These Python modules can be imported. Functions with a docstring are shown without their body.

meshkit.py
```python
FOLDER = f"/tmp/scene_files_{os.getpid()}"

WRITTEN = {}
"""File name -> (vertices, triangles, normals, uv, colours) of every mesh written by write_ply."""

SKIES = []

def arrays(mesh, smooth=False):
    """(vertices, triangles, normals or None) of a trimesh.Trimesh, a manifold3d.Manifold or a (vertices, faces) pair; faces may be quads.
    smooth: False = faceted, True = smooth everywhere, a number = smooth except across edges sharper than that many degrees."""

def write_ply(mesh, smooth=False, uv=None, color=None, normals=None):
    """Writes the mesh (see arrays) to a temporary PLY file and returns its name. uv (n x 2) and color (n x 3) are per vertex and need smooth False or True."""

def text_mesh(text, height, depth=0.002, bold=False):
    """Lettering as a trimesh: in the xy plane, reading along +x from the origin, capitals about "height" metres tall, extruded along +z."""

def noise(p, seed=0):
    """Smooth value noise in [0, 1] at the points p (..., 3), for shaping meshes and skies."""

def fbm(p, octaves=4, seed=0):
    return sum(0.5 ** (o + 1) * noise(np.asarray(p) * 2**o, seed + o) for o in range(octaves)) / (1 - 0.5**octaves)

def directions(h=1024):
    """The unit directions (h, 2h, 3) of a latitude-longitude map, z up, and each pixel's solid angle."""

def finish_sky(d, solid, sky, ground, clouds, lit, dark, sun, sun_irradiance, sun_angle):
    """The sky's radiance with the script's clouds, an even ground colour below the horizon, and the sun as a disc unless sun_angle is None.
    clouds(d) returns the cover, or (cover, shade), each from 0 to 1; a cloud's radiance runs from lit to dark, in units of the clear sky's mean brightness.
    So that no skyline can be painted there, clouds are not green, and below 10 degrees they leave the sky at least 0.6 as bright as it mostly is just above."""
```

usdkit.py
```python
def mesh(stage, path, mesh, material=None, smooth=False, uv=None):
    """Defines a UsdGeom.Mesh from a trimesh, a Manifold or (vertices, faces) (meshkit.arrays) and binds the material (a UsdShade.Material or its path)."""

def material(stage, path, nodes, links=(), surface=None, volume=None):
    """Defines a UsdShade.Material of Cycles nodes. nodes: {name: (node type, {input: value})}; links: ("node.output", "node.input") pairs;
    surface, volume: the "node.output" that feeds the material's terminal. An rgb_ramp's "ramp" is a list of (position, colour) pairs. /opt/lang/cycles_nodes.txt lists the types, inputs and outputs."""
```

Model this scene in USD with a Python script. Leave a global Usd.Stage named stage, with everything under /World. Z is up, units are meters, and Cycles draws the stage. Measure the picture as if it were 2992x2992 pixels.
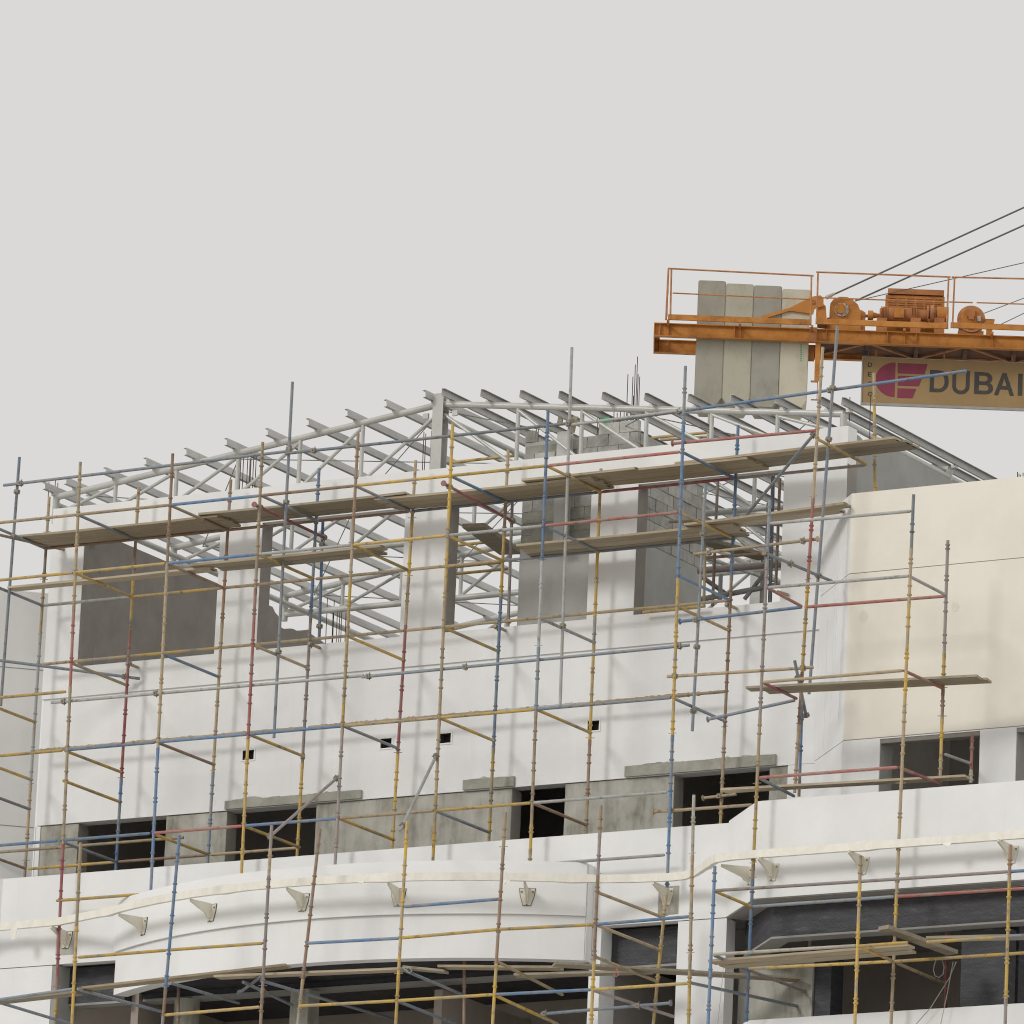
import math, random
import numpy as np, trimesh
import shapely.geometry as sg
from shapely.ops import unary_union
import usdkit, meshkit
from pxr import Usd, UsdGeom, UsdLux, UsdShade, Sdf, Gf

random.seed(7); RNG = np.random.default_rng(7)
stage = Usd.Stage.CreateInMemory()
UsdGeom.SetStageUpAxis(stage, UsdGeom.Tokens.z); UsdGeom.SetStageMetersPerUnit(stage, 1.0)
UsdGeom.Xform.Define(stage, '/World'); UsdGeom.Scope.Define(stage, '/World/Looks')

# ---------------------------------------------------------------- camera (solved from the scaffold's 1.8 m grid)
FOC, YAW, PIT, ROL = 22896.15, math.radians(-30.571), math.radians(14.281), math.radians(2.523)
CAM = np.array([70.49, -105.129, 1.708])
_w = np.array([math.sin(YAW)*math.cos(PIT), math.cos(YAW)*math.cos(PIT), math.sin(PIT)])
_r = np.cross(_w, [0, 0, 1]); _r /= np.linalg.norm(_r); _u = np.cross(_r, _w)
RGT, UPV = _r*math.cos(ROL)+_u*math.sin(ROL), -_r*math.sin(ROL)+_u*math.cos(ROL)
cam = UsdGeom.Camera.Define(stage, '/World/camera')
cam.CreateHorizontalApertureAttr(36.0); cam.CreateVerticalApertureAttr(36.0)
cam.CreateFocalLengthAttr(36.0*FOC/2992); cam.CreateClippingRangeAttr(Gf.Vec2f(1, 5000))
M4 = Gf.Matrix4d(*[float(x) for row in (list(RGT)+[0], list(UPV)+[0], list(-_w)+[0], list(CAM)+[1]) for x in row])
UsdGeom.Xformable(cam).AddTransformOp().Set(M4)
cam.CreateExposureAttr(0.0)

# ---------------------------------------------------------------- light: bright hazy overcast, weak soft sun from the left front
AZ, EL = math.radians(23), math.radians(28)
SUN = np.array([-math.sin(AZ)*math.cos(EL), -math.cos(AZ)*math.cos(EL), math.sin(EL)])
SUN_I, SUN_ANGLE, SKY_S, CLOUD = 0.29, 14.0, 0.10, 7.35
mat = lambda n, nodes, links, surf='p.BSDF': usdkit.material(stage, '/World/Looks/'+n, nodes, links, surface=surf)
skym = usdkit.material(stage, '/World/Looks/sky_look', {
    'sky': ('sky_texture', {'sky_type': 'single_scattering', 'sun_disc': False, 'sun_elevation': EL, 'sun_rotation': math.atan2(SUN[0], SUN[1]), 'aerosol_density': 4.0}),
    'tc': ('texture_coordinate', {}),
    'n': ('noise_texture', {'scale': 5.0, 'detail': 0.0, 'roughness': 0.5}),
    'r': ('rgb_ramp', {'ramp': [(0.0, (CLOUD*0.992, CLOUD*0.975, CLOUD*0.942)), (1.0, (CLOUD*1.010, CLOUD*0.982, CLOUD*0.955))]}),
    'm': ('mix', {'mix_type': 'mix', 'fac': 0.95}),
    'b': ('background_shader', {'strength': SKY_S})},
    [('tc.generated', 'n.vector'), ('n.fac', 'r.fac'), ('sky.color', 'm.color1'), ('r.color', 'm.color2'), ('m.color', 'b.color')], surface='b.background')
dome = UsdLux.DomeLight.Define(stage, '/World/sky')
UsdShade.MaterialBindingAPI.Apply(dome.GetPrim()).Bind(skym)
dome.GetPrim().SetCustomDataByKey('kind', 'structure')
sun = UsdLux.DistantLight.Define(stage, '/World/sun')
sun.CreateIntensityAttr(SUN_I); sun.CreateAngleAttr(SUN_ANGLE); sun.CreateNormalizeAttr(True); sun.CreateColorAttr(Gf.Vec3f(1.0, 0.985, 0.955))
_z = SUN; _x = np.cross([0, 0, 1], _z); _x /= np.linalg.norm(_x); _y = np.cross(_z, _x)
UsdGeom.Xformable(sun).AddTransformOp().Set(Gf.Matrix4d(*[float(x) for row in (list(_x)+[0], list(_y)+[0], list(_z)+[0], [0, 0, 60, 1]) for x in row]))

# ---------------------------------------------------------------- survey helpers: a point of the photograph on a known real plane
ZN = dict(a=(0,1050), b=(600,1050), c=(1200,1050), d=(1800,1050), e=(2292,1050), f=(0,1700), g=(600,1700), h=(1200,1700), i=(1800,1700), j=(2292,1700), k=(0,2292), l=(600,2292), m=(1200,2292), n=(1800,2292), o=(2292,2292))
def S(p):
    if isinstance(p[0], str):
        if p[0] == 'P': return 1880+p[1]/3.116, 760+p[2]/3.116
        if p[0] == 'Q': return 2380+p[1]/3.157, 760+p[2]/3.157
        if p[0] == 'V': return 2000+p[1]/1.9475, 2600+p[2]/1.9475
        if p[0] == 'K': return p[1]/1.932, 2650+p[2]/1.932
        if p[0] == 'R': return 1850+p[1]/1.6918, 550+p[2]/1.6918
        a = ZN[p[0]]; return a[0]+p[1]/2.76, a[1]+p[2]/2.76
    return p
def ray(p): x, y = S(p); return _w+RGT*(x-1496)/FOC-UPV*(y-1496)/FOC
def aty(p, Y): d = ray(p); return CAM+d*(Y-CAM[1])/d[1]
def atz(p, Z): d = ray(p); return CAM+d*(Z-CAM[2])/d[2]
def atx(p, X): d = ray(p); return CAM+d*(X-CAM[0])/d[0]

# ---------------------------------------------------------------- materials
def noisy(name, stops, scale=3.0, sc=(1, 1, 1), rough=0.8, detail=6, rr=0.65, bump=0.0, bscale=60, metallic=0.0, vary=0.0, spec=0.4, dist=0.0):
    """Colour from world-space noise through a ramp; optional fine bump and a per-object tone shift."""
    nodes = {'g': ('geometry', {}), 'mp': ('mapping', {'scale': sc}), 'n': ('noise_texture', {'scale': scale, 'detail': float(detail), 'roughness': rr, 'distortion': dist}),
             'r': ('rgb_ramp', {'ramp': stops}), 'p': ('principled_bsdf', {'roughness': rough, 'metallic': metallic, 'specular_ior_level': spec})}
    links = [('g.position', 'mp.vector'), ('mp.vector', 'n.vector'), ('n.fac', 'r.fac')]
    last = 'r.color'
    if vary:
        nodes['oi'] = ('object_info', {}); nodes['mr'] = ('map_range', {'from_min': 0.0, 'from_max': 1.0, 'to_min': 1-vary, 'to_max': 1+vary}); nodes['h'] = ('hsv', {})
        links += [('oi.random', 'mr.value'), ('mr.result', 'h.value'), (last, 'h.color')]; last = 'h.color'
    links.append((last, 'p.base_color'))
    if bump:
        nodes['bn'] = ('noise_texture', {'scale': float(bscale), 'detail': 4.0}); nodes['bp'] = ('bump', {'strength': bump, 'distance': 0.01})
        links += [('g.position', 'bn.vector'), ('bn.fac', 'bp.height'), ('bp.normal', 'p.normal')]
    return mat(name, nodes, links)
def plaster(name, base, dirt, amount=1.0):
    """Painted render: broad tone drift, faint vertical run marks and small smudges."""
    b = np.array(base); d = np.array(dirt)
    nodes = {'g': ('geometry', {}), 'm1': ('mapping', {'scale': (1, 1, 1)}), 'n1': ('noise_texture', {'scale': 0.7, 'detail': 5.0, 'roughness': 0.6}),
             'r1': ('rgb_ramp', {'ramp': [(0.30, tuple(b*0.90)), (0.62, tuple(b))]}),
             'm2': ('mapping', {'scale': (6, 6, 0.25)}), 'n2': ('noise_texture', {'scale': 1.0, 'detail': 7.0, 'roughness': 0.7}),
             'r2': ('rgb_ramp', {'ramp': [(0.58, (0, 0, 0)), (0.80, (0.30*amount,)*3)]}),
             'n3': ('noise_texture', {'scale': 5.0, 'detail': 8.0, 'roughness': 0.75, 'distortion': 0.6}), 'r3': ('rgb_ramp', {'ramp': [(0.62, (0, 0, 0)), (0.85, (0.38*amount,)*3)]}),
             'x2': ('mix', {'mix_type': 'mix', 'color2': tuple(d)}), 'x3': ('mix', {'mix_type': 'mix', 'color2': tuple(d)}),
             'bn': ('noise_texture', {'scale': 35.0, 'detail': 5.0}), 'bp': ('bump', {'strength': 0.12, 'distance': 0.01}),
             'p': ('principled_bsdf', {'roughness': 0.85, 'specular_ior_level': 0.2})}
    links = [('g.position', 'm1.vector'), ('m1.vector', 'n1.vector'), ('n1.fac', 'r1.fac'), ('g.position', 'm2.vector'), ('m2.vector', 'n2.vector'), ('n2.fac', 'r2.fac'),
             ('g.position', 'n3.vector'), ('n3.fac', 'r3.fac'), ('r2.color', 'x2.fac'), ('r1.color', 'x2.color1'), ('x2.color', 'x3.color1'), ('r3.color', 'x3.fac'), ('x3.color', 'p.base_color'),
             ('g.position', 'bn.vector'), ('bn.fac', 'bp.height'), ('bp.normal', 'p.normal')]
    return mat(name, nodes, links)
def paint(name, base, wear=0.5, dirt=(0.30, 0.27, 0.22), rough=0.5):
    """Scaffold paint: patchy mortar dust over the colour and a little rust, different on each tube."""
    b = np.array(base)
    nodes = {'g': ('geometry', {}), 'oi': ('object_info', {}), 'vm': ('vector_math', {'math_type': 'add'}), 'cx': ('combine_xyz', {}),
             'm1': ('mapping', {'scale': (1, 1, 1)}), 'n1': ('noise_texture', {'scale': 2.6, 'detail': 7.0, 'roughness': 0.72}),
             'r1': ('rgb_ramp', {'ramp': [(0.40, (0, 0, 0)), (0.50, (wear*.45,)*3), (0.62, (min(wear*1.35, .95),)*3)]}),
             'n2': ('noise_texture', {'scale': 9.0, 'detail': 6.0, 'roughness': 0.75}), 'r2': ('rgb_ramp', {'ramp': [(0.54, (0, 0, 0)), (0.66, (0.7,)*3)]}),
             'x1': ('mix', {'mix_type': 'mix', 'color1': tuple(b), 'color2': tuple(dirt)}), 'x2': ('mix', {'mix_type': 'mix', 'color2': (0.13, 0.08, 0.05)}),
             'mr': ('map_range', {'from_min': 0.0, 'from_max': 1.0, 'to_min': 0.82, 'to_max': 1.16}), 'h': ('hsv', {}),
             'p': ('principled_bsdf', {'roughness': rough, 'specular_ior_level': 0.35})}
    links = [('g.position', 'vm.vector1'), ('oi.random', 'cx.x'), ('oi.random', 'cx.z'), ('cx.vector', 'vm.vector2'), ('vm.vector', 'n1.vector'), ('vm.vector', 'n2.vector'),
             ('n1.fac', 'r1.fac'), ('n2.fac', 'r2.fac'), ('r1.color', 'x1.fac'), ('x1.color', 'x2.color1'), ('r2.color', 'x2.fac'), ('oi.random', 'mr.value'), ('mr.result', 'h.value'), ('x2.color', 'h.color'), ('h.color', 'p.base_color')]
    return mat(name, nodes, links)
M = {}
M['white'] = plaster('white_plaster', (0.835, 0.84, 0.84), (0.50, 0.49, 0.46), 0.6)
M['white_b'] = plaster('white_plaster_lower', (0.835, 0.84, 0.84), (0.50, 0.49, 0.46), 0.5)
M['patch_beige'] = noisy('scuffed_beige', [(0.3, (0.70, 0.655, 0.57)), (0.7, (0.78, 0.735, 0.65))], 12, rough=0.9, bump=0.5)
M['chalk'] = noisy('chalk_line', [(0.35, (0.78, 0.80, 0.82)), (0.6, (0.62, 0.66, 0.71))], 6, rough=0.9)
M['wing'] = plaster('grey_plaster', (0.77, 0.775, 0.765), (0.48, 0.47, 0.45))
M['beige'] = plaster('beige_paint', (0.82, 0.785, 0.695), (0.60, 0.55, 0.47), 0.4)
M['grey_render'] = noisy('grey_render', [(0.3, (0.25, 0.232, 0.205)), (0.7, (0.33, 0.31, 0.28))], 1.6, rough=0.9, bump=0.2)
M['reveal'] = noisy('grey_plain_render', [(0.3, (0.30, 0.295, 0.28)), (0.7, (0.36, 0.355, 0.34))], 1.6, rough=0.9, bump=0.2)
def concrete(name, lo, mid, hi):
    nodes = {'g': ('geometry', {}), 'm2': ('mapping', {'scale': (2.6, 2.6, 0.5)}), 'n1': ('noise_texture', {'scale': 1.6, 'detail': 8.0, 'roughness': 0.65}), 'n2': ('noise_texture', {'scale': 1.2, 'detail': 8.0, 'roughness': 0.7}),
             'a': ('math', {'math_type': 'add'}), 'mu': ('math', {'math_type': 'multiply', 'value2': 0.5}), 'r': ('rgb_ramp', {'ramp': [(0.37, lo), (0.48, mid), (0.63, hi)]}),
             'bn': ('noise_texture', {'scale': 25.0, 'detail': 6.0}), 'bp': ('bump', {'strength': 0.25, 'distance': 0.01}), 'p': ('principled_bsdf', {'roughness': 0.9, 'specular_ior_level': 0.2})}
    links = [('g.position', 'n1.vector'), ('g.position', 'm2.vector'), ('m2.vector', 'n2.vector'), ('n1.fac', 'a.value1'), ('n2.fac', 'a.value2'), ('a.value', 'mu.value1'), ('mu.value', 'r.fac'), ('r.color', 'p.base_color'),
             ('g.position', 'bn.vector'), ('bn.fac', 'bp.height'), ('bp.normal', 'p.normal')]
    return mat(name, nodes, links)
M['concrete'] = concrete('stained_concrete', (0.22, 0.21, 0.165), (0.40, 0.39, 0.345), (0.52, 0.51, 0.46))
M['core'] = noisy('core_concrete', [(0.3, (0.42, 0.415, 0.385)), (0.55, (0.50, 0.495, 0.47)), (0.75, (0.56, 0.555, 0.53))], 1.1, rough=0.9, detail=9, bump=0.3)
M['rust_dark'] = noisy('dark_rusty_deck', [(0.3, (0.07, 0.035, 0.022)), (0.7, (0.16, 0.075, 0.04))], 3, rough=0.8)
M['mortar'] = noisy('rough_mortar', [(0.3, (0.28, 0.275, 0.235)), (0.7, (0.42, 0.41, 0.36))], 4, rough=0.95, bump=0.8, bscale=40)
M['block'] = noisy('concrete_block', [(0.25, (0.32, 0.315, 0.295)), (0.5, (0.46, 0.45, 0.42)), (0.75, (0.58, 0.57, 0.53))], 5, rough=0.95, bump=0.7, bscale=70, vary=0.14)
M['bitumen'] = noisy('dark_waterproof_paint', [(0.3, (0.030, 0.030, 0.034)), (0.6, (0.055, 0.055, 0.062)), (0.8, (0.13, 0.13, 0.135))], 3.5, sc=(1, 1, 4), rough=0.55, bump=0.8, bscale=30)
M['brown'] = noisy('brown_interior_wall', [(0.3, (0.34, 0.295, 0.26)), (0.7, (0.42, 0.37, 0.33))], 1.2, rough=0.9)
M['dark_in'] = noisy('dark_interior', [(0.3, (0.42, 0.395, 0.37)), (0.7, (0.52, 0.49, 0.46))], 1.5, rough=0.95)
M['steel'] = noisy('pale_grey_steel_paint', [(0.3, (0.40, 0.405, 0.375)), (0.6, (0.51, 0.515, 0.48))], 1.5, rough=0.22, spec=0.6, vary=0.05)
M['purlin'] = noisy('zinc_purlin', [(0.3, (0.38, 0.375, 0.36)), (0.6, (0.50, 0.495, 0.48))], 6, sc=(1, .3, 1), rough=0.42, metallic=0.15, vary=0.10)
M['rod'] = noisy('brace_rod', [(0.3, (0.20, 0.20, 0.19)), (0.6, (0.30, 0.30, 0.29))], 4, rough=0.5)
M['rebar'] = noisy('rusty_bar', [(0.3, (0.07, 0.05, 0.045)), (0.7, (0.13, 0.095, 0.08))], 8, rough=0.9)
for n, c, w in (('y', (0.56, 0.37, 0.075), .75), ('t', (0.43, 0.325, 0.19), .65), ('b', (0.11, 0.215, 0.38), .5), ('r', (0.40, 0.13, 0.115), .55), ('m', (0.28, 0.075, 0.085), .45),
                ('g', (0.38, 0.39, 0.39), .5), ('s', (0.20, 0.245, 0.30), .5), ('n', (0.30, 0.185, 0.12), .6), ('u', (0.30, 0.255, 0.25), .55), ('w', (0.45, 0.43, 0.36), .5)):
    M[n] = paint({'y': 'yellow_tube', 't': 'tan_tube', 'b': 'blue_tube', 'r': 'red_tube', 'm': 'maroon_tube', 'g': 'grey_tube', 's': 'slate_blue_tube', 'n': 'brown_tube', 'u': 'mauve_grey_tube', 'w': 'pale_tube'}[n], c, w)
CN = {'y': 'yellow', 't': 'tan', 'b': 'blue', 'r': 'red', 'm': 'maroon', 'g': 'grey', 's': 'slate blue', 'n': 'brown', 'u': 'mauve grey', 'w': 'pale cream'}
M['clamp'] = noisy('clamp_zinc', [(0.3, (0.18, 0.15, 0.11)), (0.7, (0.32, 0.29, 0.23))], 20, rough=0.6, metallic=0.2)
for kk, (lo, hi) in enumerate((((0.28, 0.225, 0.15), (0.48, 0.40, 0.285)), ((0.24, 0.205, 0.15), (0.40, 0.35, 0.265)), ((0.33, 0.275, 0.19), (0.55, 0.47, 0.345)))):
    M['wood%d' % kk] = noisy('weathered_wood_%d' % kk, [(0.3, lo), (0.7, hi)], 4, sc=(0.35, 9, 9), rough=0.85, bump=0.3, vary=0.10)
M['wrap'] = noisy('cream_film_wrap', [(0.35, (0.76, 0.73, 0.64)), (0.6, (0.84, 0.815, 0.74))], 5, sc=(1, 1, .5), rough=0.4, bump=0.35, bscale=9, dist=1.0)
M['cream'] = noisy('cream_steel', [(0.3, (0.66, 0.63, 0.53)), (0.7, (0.73, 0.70, 0.60))], 3, rough=0.45)
M['sealant'] = noisy('dark_sealant', [(0.3, (0.05, 0.05, 0.045)), (0.7, (0.12, 0.115, 0.10))], 9, rough=0.8)
M['orange'] = noisy('orange_crane_paint', [(0.30, (0.27, 0.10, 0.022)), (0.5, (0.50, 0.20, 0.035)), (0.72, (0.60, 0.265, 0.065))], 2.2, rough=0.5, detail=8, rr=0.7)
M['orange_dk'] = noisy('dusty_orange_paint', [(0.3, (0.30, 0.12, 0.045)), (0.7, (0.52, 0.215, 0.075))], 3.0, rough=0.65)
M['rust_rail'] = noisy('rusty_orange_rail', [(0.3, (0.32, 0.135, 0.055)), (0.7, (0.58, 0.27, 0.11))], 6.0, rough=0.6)
for kk, c in enumerate(((0.36, 0.345, 0.285), (0.45, 0.43, 0.345), (0.35, 0.34, 0.285), (0.56, 0.525, 0.415))):
    M['ballast%d' % kk] = noisy('ballast_concrete_%d' % kk, [(0.25, tuple(np.array(c)*.72)), (0.5, c), (0.8, tuple(np.array(c)*1.08))], 1.6, sc=(1, 1, .6), rough=0.9, detail=9, rr=.7, bump=0.25)
M['sign'] = noisy('tan_sign_board', [(0.3, (0.31, 0.205, 0.09)), (0.7, (0.36, 0.245, 0.115))], 1.5, rough=0.6)
M['sign_frame'] = noisy('grey_sign_frame', [(0.3, (0.30, 0.29, 0.27)), (0.7, (0.38, 0.37, 0.35))], 4, rough=0.5)
M['letter'] = noisy('dark_lettering', [(0.3, (0.05, 0.045, 0.04)), (0.7, (0.075, 0.065, 0.06))], 4, rough=0.6)
M['logo'] = noisy('crimson_lettering', [(0.3, (0.21, 0.035, 0.065)), (0.7, (0.26, 0.045, 0.08))], 4, rough=0.6)
M['green'] = noisy('green_paint', [(0.3, (0.06, 0.35, 0.16)), (0.7, (0.10, 0.45, 0.22))], 4, rough=0.6)
M['cable'] = noisy('steel_rope', [(0.3, (0.10, 0.105, 0.10)), (0.7, (0.17, 0.175, 0.165))], 12, rough=0.5)
M['ash'] = noisy('dusty_grey_disc', [(0.3, (0.40, 0.36, 0.30)), (0.7, (0.55, 0.50, 0.43))], 9, rough=0.8)
M['rope'] = noisy('site_rope', [(0.3, (0.28, 0.27, 0.25)), (0.7, (0.42, 0.40, 0.38))], 9, rough=0.9)
M['pink'] = noisy('pink_rope', [(0.3, (0.55, 0.16, 0.16)), (0.7, (0.65, 0.25, 0.24))], 9, rough=0.9)
M['sand'] = noisy('sandy_ground', [(0.3, (0.44, 0.425, 0.395)), (0.7, (0.51, 0.495, 0.465))], 0.05, rough=0.95)

# ---------------------------------------------------------------- prim helpers
USED = {}
def numbered(path):
    n = USED.get(path, 0); USED[path] = n+1
    return path if n == 0 else '%s_%03d' % (path, n)
def tag(p, label=None, cat=None, group=None, kind=None):
    for k, v in (('label', label), ('category', cat), ('group', group), ('kind', kind)):
        if v: p.SetCustomDataByKey(k, v)
    return p
def thing(name, label, cat, loc=None, group=None):
    x = UsdGeom.Xform.Define(stage, numbered('/World/'+name))
    return tag(x.GetPrim(), label, cat, group)
def obj(name, mesh, m, parent=None, label=None, cat=None, group=None, kind=None, smooth=False):
    path = numbered((str(parent.GetPath()) if parent else '/World')+'/'+name)
    g = usdkit.mesh(stage, path, mesh, M[m] if isinstance(m, str) else m, smooth=smooth)
    return tag(g.GetPrim(), label, cat, group, kind)
cat_ = trimesh.util.concatenate
def box(x0, x1, y0, y1, z0, z1):
    b = trimesh.creation.box(extents=(abs(x1-x0), abs(y1-y0), abs(z1-z0))); b.apply_translation(((x0+x1)/2, (y0+y1)/2, (z0+z1)/2)); return b
def obox(p, q, w, h, up=(0, 0, 1)):
    """A bar from p to q, w wide across and h high."""
    p, q = np.asarray(p, float), np.asarray(q, float); d = q-p; L = np.linalg.norm(d); d /= L
    s = np.cross(d, up); s /= np.linalg.norm(s); u = np.cross(s, d)
    b = trimesh.creation.box(extents=(L, w, h)); T = np.eye(4); T[:3, 0], T[:3, 1], T[:3, 2], T[:3, 3] = d, s, u, (p+q)/2
    b.apply_transform(T); return b
def frame_of(d):
    d = np.asarray(d, float); d = d/np.linalg.norm(d); a = np.array([0, 0, 1.0]) if abs(d[2]) < 0.9 else np.array([0, 1.0, 0])
    s = np.cross(a, d); s /= np.linalg.norm(s); return d, s, np.cross(d, s)
def tube(p, q, r=0.0255, n=10, rings=None):
    """Tube p-q; rings: (distance, radius) profile, else straight; closed with caps."""
    p, q = np.asarray(p, float), np.asarray(q, float); d, s, u = frame_of(q-p); L = np.linalg.norm(q-p)
    prof = rings or [(0, r), (L, r)]
    ang = np.arange(n)*2*np.pi/n; c = np.cos(ang)[:, None]*s+np.sin(ang)[:, None]*u
    V = np.concatenate([p+d*t+c*rr for t, rr in prof]+[[p+d*prof[0][0]], [p+d*prof[-1][0]]])
    F = []; k = len(prof)
    for i in range(k-1):
        for j in range(n):
            a, b_ = i*n+j, i*n+(j+1) % n; F += [(a, b_, a+n), (b_, b_+n, a+n)]
    for j in range(n): F += [(k*n, (j+1) % n, j), (k*n+1, (k-1)*n+j, (k-1)*n+(j+1) % n)]
    return trimesh.Trimesh(V, F, process=False)
def path_tube(pts, r, n=6): return cat_([tube(a, b, r, n) for a, b in zip(pts[:-1], pts[1:])])
def xz(poly, y0, y1):
    """Extrude an X-Z outline from y0 (front) to y1."""
    m = trimesh.creation.extrude_polygon(poly, abs(y1-y0), engine='earcut'); v = m.vertices.copy()
    m = trimesh.Trimesh(np.stack([v[:, 0], min(y0, y1)+v[:, 2], v[:, 1]], 1), m.faces[:, ::-1], process=False); m.fix_normals(); return m
def yz(poly, x0, x1):
    m = trimesh.creation.extrude_polygon(poly, abs(x1-x0), engine='earcut'); v = m.vertices.copy()
    m = trimesh.Trimesh(np.stack([min(x0, x1)+v[:, 2], v[:, 0], v[:, 1]], 1), m.faces, process=False); m.fix_normals(); return m
def xy(poly, z0, z1):
    m = trimesh.creation.extrude_polygon(poly, z1-z0, engine='earcut'); m.apply_translation((0, 0, z0)); return m
def rect(x0, x1, z0, z1): return sg.box(x0, z0, x1, z1)

# ================================================================ SETTING
g = 3000.0
gm = trimesh.Trimesh([(-g, -g, 0), (g, -g, 0), (g, g, 0), (-g, g, 0)], [(0, 1, 2), (0, 2, 3)], process=False)
obj('ground', gm, 'sand', kind='structure')

# ================================================================ BUILDING
B = thing('apartment_building', 'white building under construction with open attic, beige side bay and curved balcony front', 'building')
YF = 2.1; ZT, ZS, ZG, ZC = 34.28, 31.47, 30.95, 28.775; ZBEAM = 33.66
def bp(name, mesh, m, parent=B, **k): return obj(name, mesh, m, parent, **k)
bp('roof_beam', box(-1.9, 13.34, YF, YF+.3, ZBEAM, ZT), 'white')
cols = [(-1.9, -1.23), (1.495, 2.32), (5.104, 5.94), (8.64, 9.51), (12.2, 13.34)]
for c0, c1 in cols: bp('column', box(c0, c1, YF, YF+.3, ZS, ZBEAM), 'white')
# bare grey faces of the columns that look to the right
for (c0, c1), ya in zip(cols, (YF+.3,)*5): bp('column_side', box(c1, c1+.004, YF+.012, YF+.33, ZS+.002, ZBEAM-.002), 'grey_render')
bp('sill_wall', box(-1.9, 13.2, YF-.015, YF+.3, ZG, ZS), 'white')
vents = [(2.16, 2.38), (4.83, 5.04), (5.96, 6.17), (8.74, 8.95)]
pan = rect(-1.88, 12.93, ZC, ZG-.001).difference(unary_union([rect(a, b, 29.61, 29.77) for a, b in vents]))
bp('facade_panel', xz(pan, YF+.02, YF+.3), 'white')
for a, b in vents:
    fr = rect(a-.025, b+.025, 29.585, 29.795).difference(rect(a, b, 29.61, 29.77))
    vf = bp('vent_frame', xz(fr, YF+.008, YF+.04), 'white_b'); obj('vent_recess', cat_([xz(rect(a-.01, b+.01, 29.60, 29.78), YF+.2, YF+.28), xz(rect(a-.01, b+.01, 29.60, 29.78).difference(rect(a+.006, b-.006, 29.616, 29.764)), YF+.041, YF+.199)]), 'letter', vf)
# raw concrete storey with window holes
wins = [(-1.05, .70), (1.89, 3.63), (7.35, 8.35), (10.36, 12.1)]
band = rect(-1.8, 12.45, 26.2, ZC-.012).difference(unary_union([rect(a, b, 26.9, ZC) for a, b in wins]))
bp('concrete_storey', xz(band, YF+.05, YF+.34), 'concrete')
for a, b in wins:
    bp('window_jamb', box(b-.004, b+.03, YF+.07, YF+.36, 26.9, ZC-.03), 'grey_render'); bp('window_jamb', box(a-.03, a+.004, YF+.07, YF+.36, 26.9, ZC-.03), 'grey_render')
bp('storey_wall', box(-1.9, -1.802, YF+.03, YF+.3, 26.2, ZC-.012), 'white')
bp('storey_wall', box(12.452, 12.93, YF+.001, YF+.3, 26.2, ZC-.012), 'white')
def ragged(x0, x1, zb, zt, amp, n=60, seed=0):
    xs = np.linspace(x0, x1, n); t = np.array([meshkit.fbm(np.array([x*6, 3.1, seed*1.0]), 4, seed) for x in xs])
    e = np.minimum((xs-x0)/.25, (x1-xs)/.25).clip(0, 1)
    return sg.Polygon([(x0, zb), (x1, zb)]+[(x, zt+amp*(tt-.5)*2*(.3+.7*ee)) for x, tt, ee in zip(xs[::-1], t[::-1], e[::-1])])
for sd, (a, b, zt) in enumerate(((1.88, 4.52, 28.93), (6.46, 7.42, 28.95), (9.48, 12.23, 28.96))):
    L = bp('lintel', xz(ragged(a, b, ZC+.012, zt, .012, 90, sd), YF-.028, YF+.02), 'mortar')
    obj('mortar_smear', xz(ragged(a+.12, b-.45, zt-.05, zt+.02, .05, 160, sd+9), YF+.012, YF+.0195), 'concrete', L)
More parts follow.
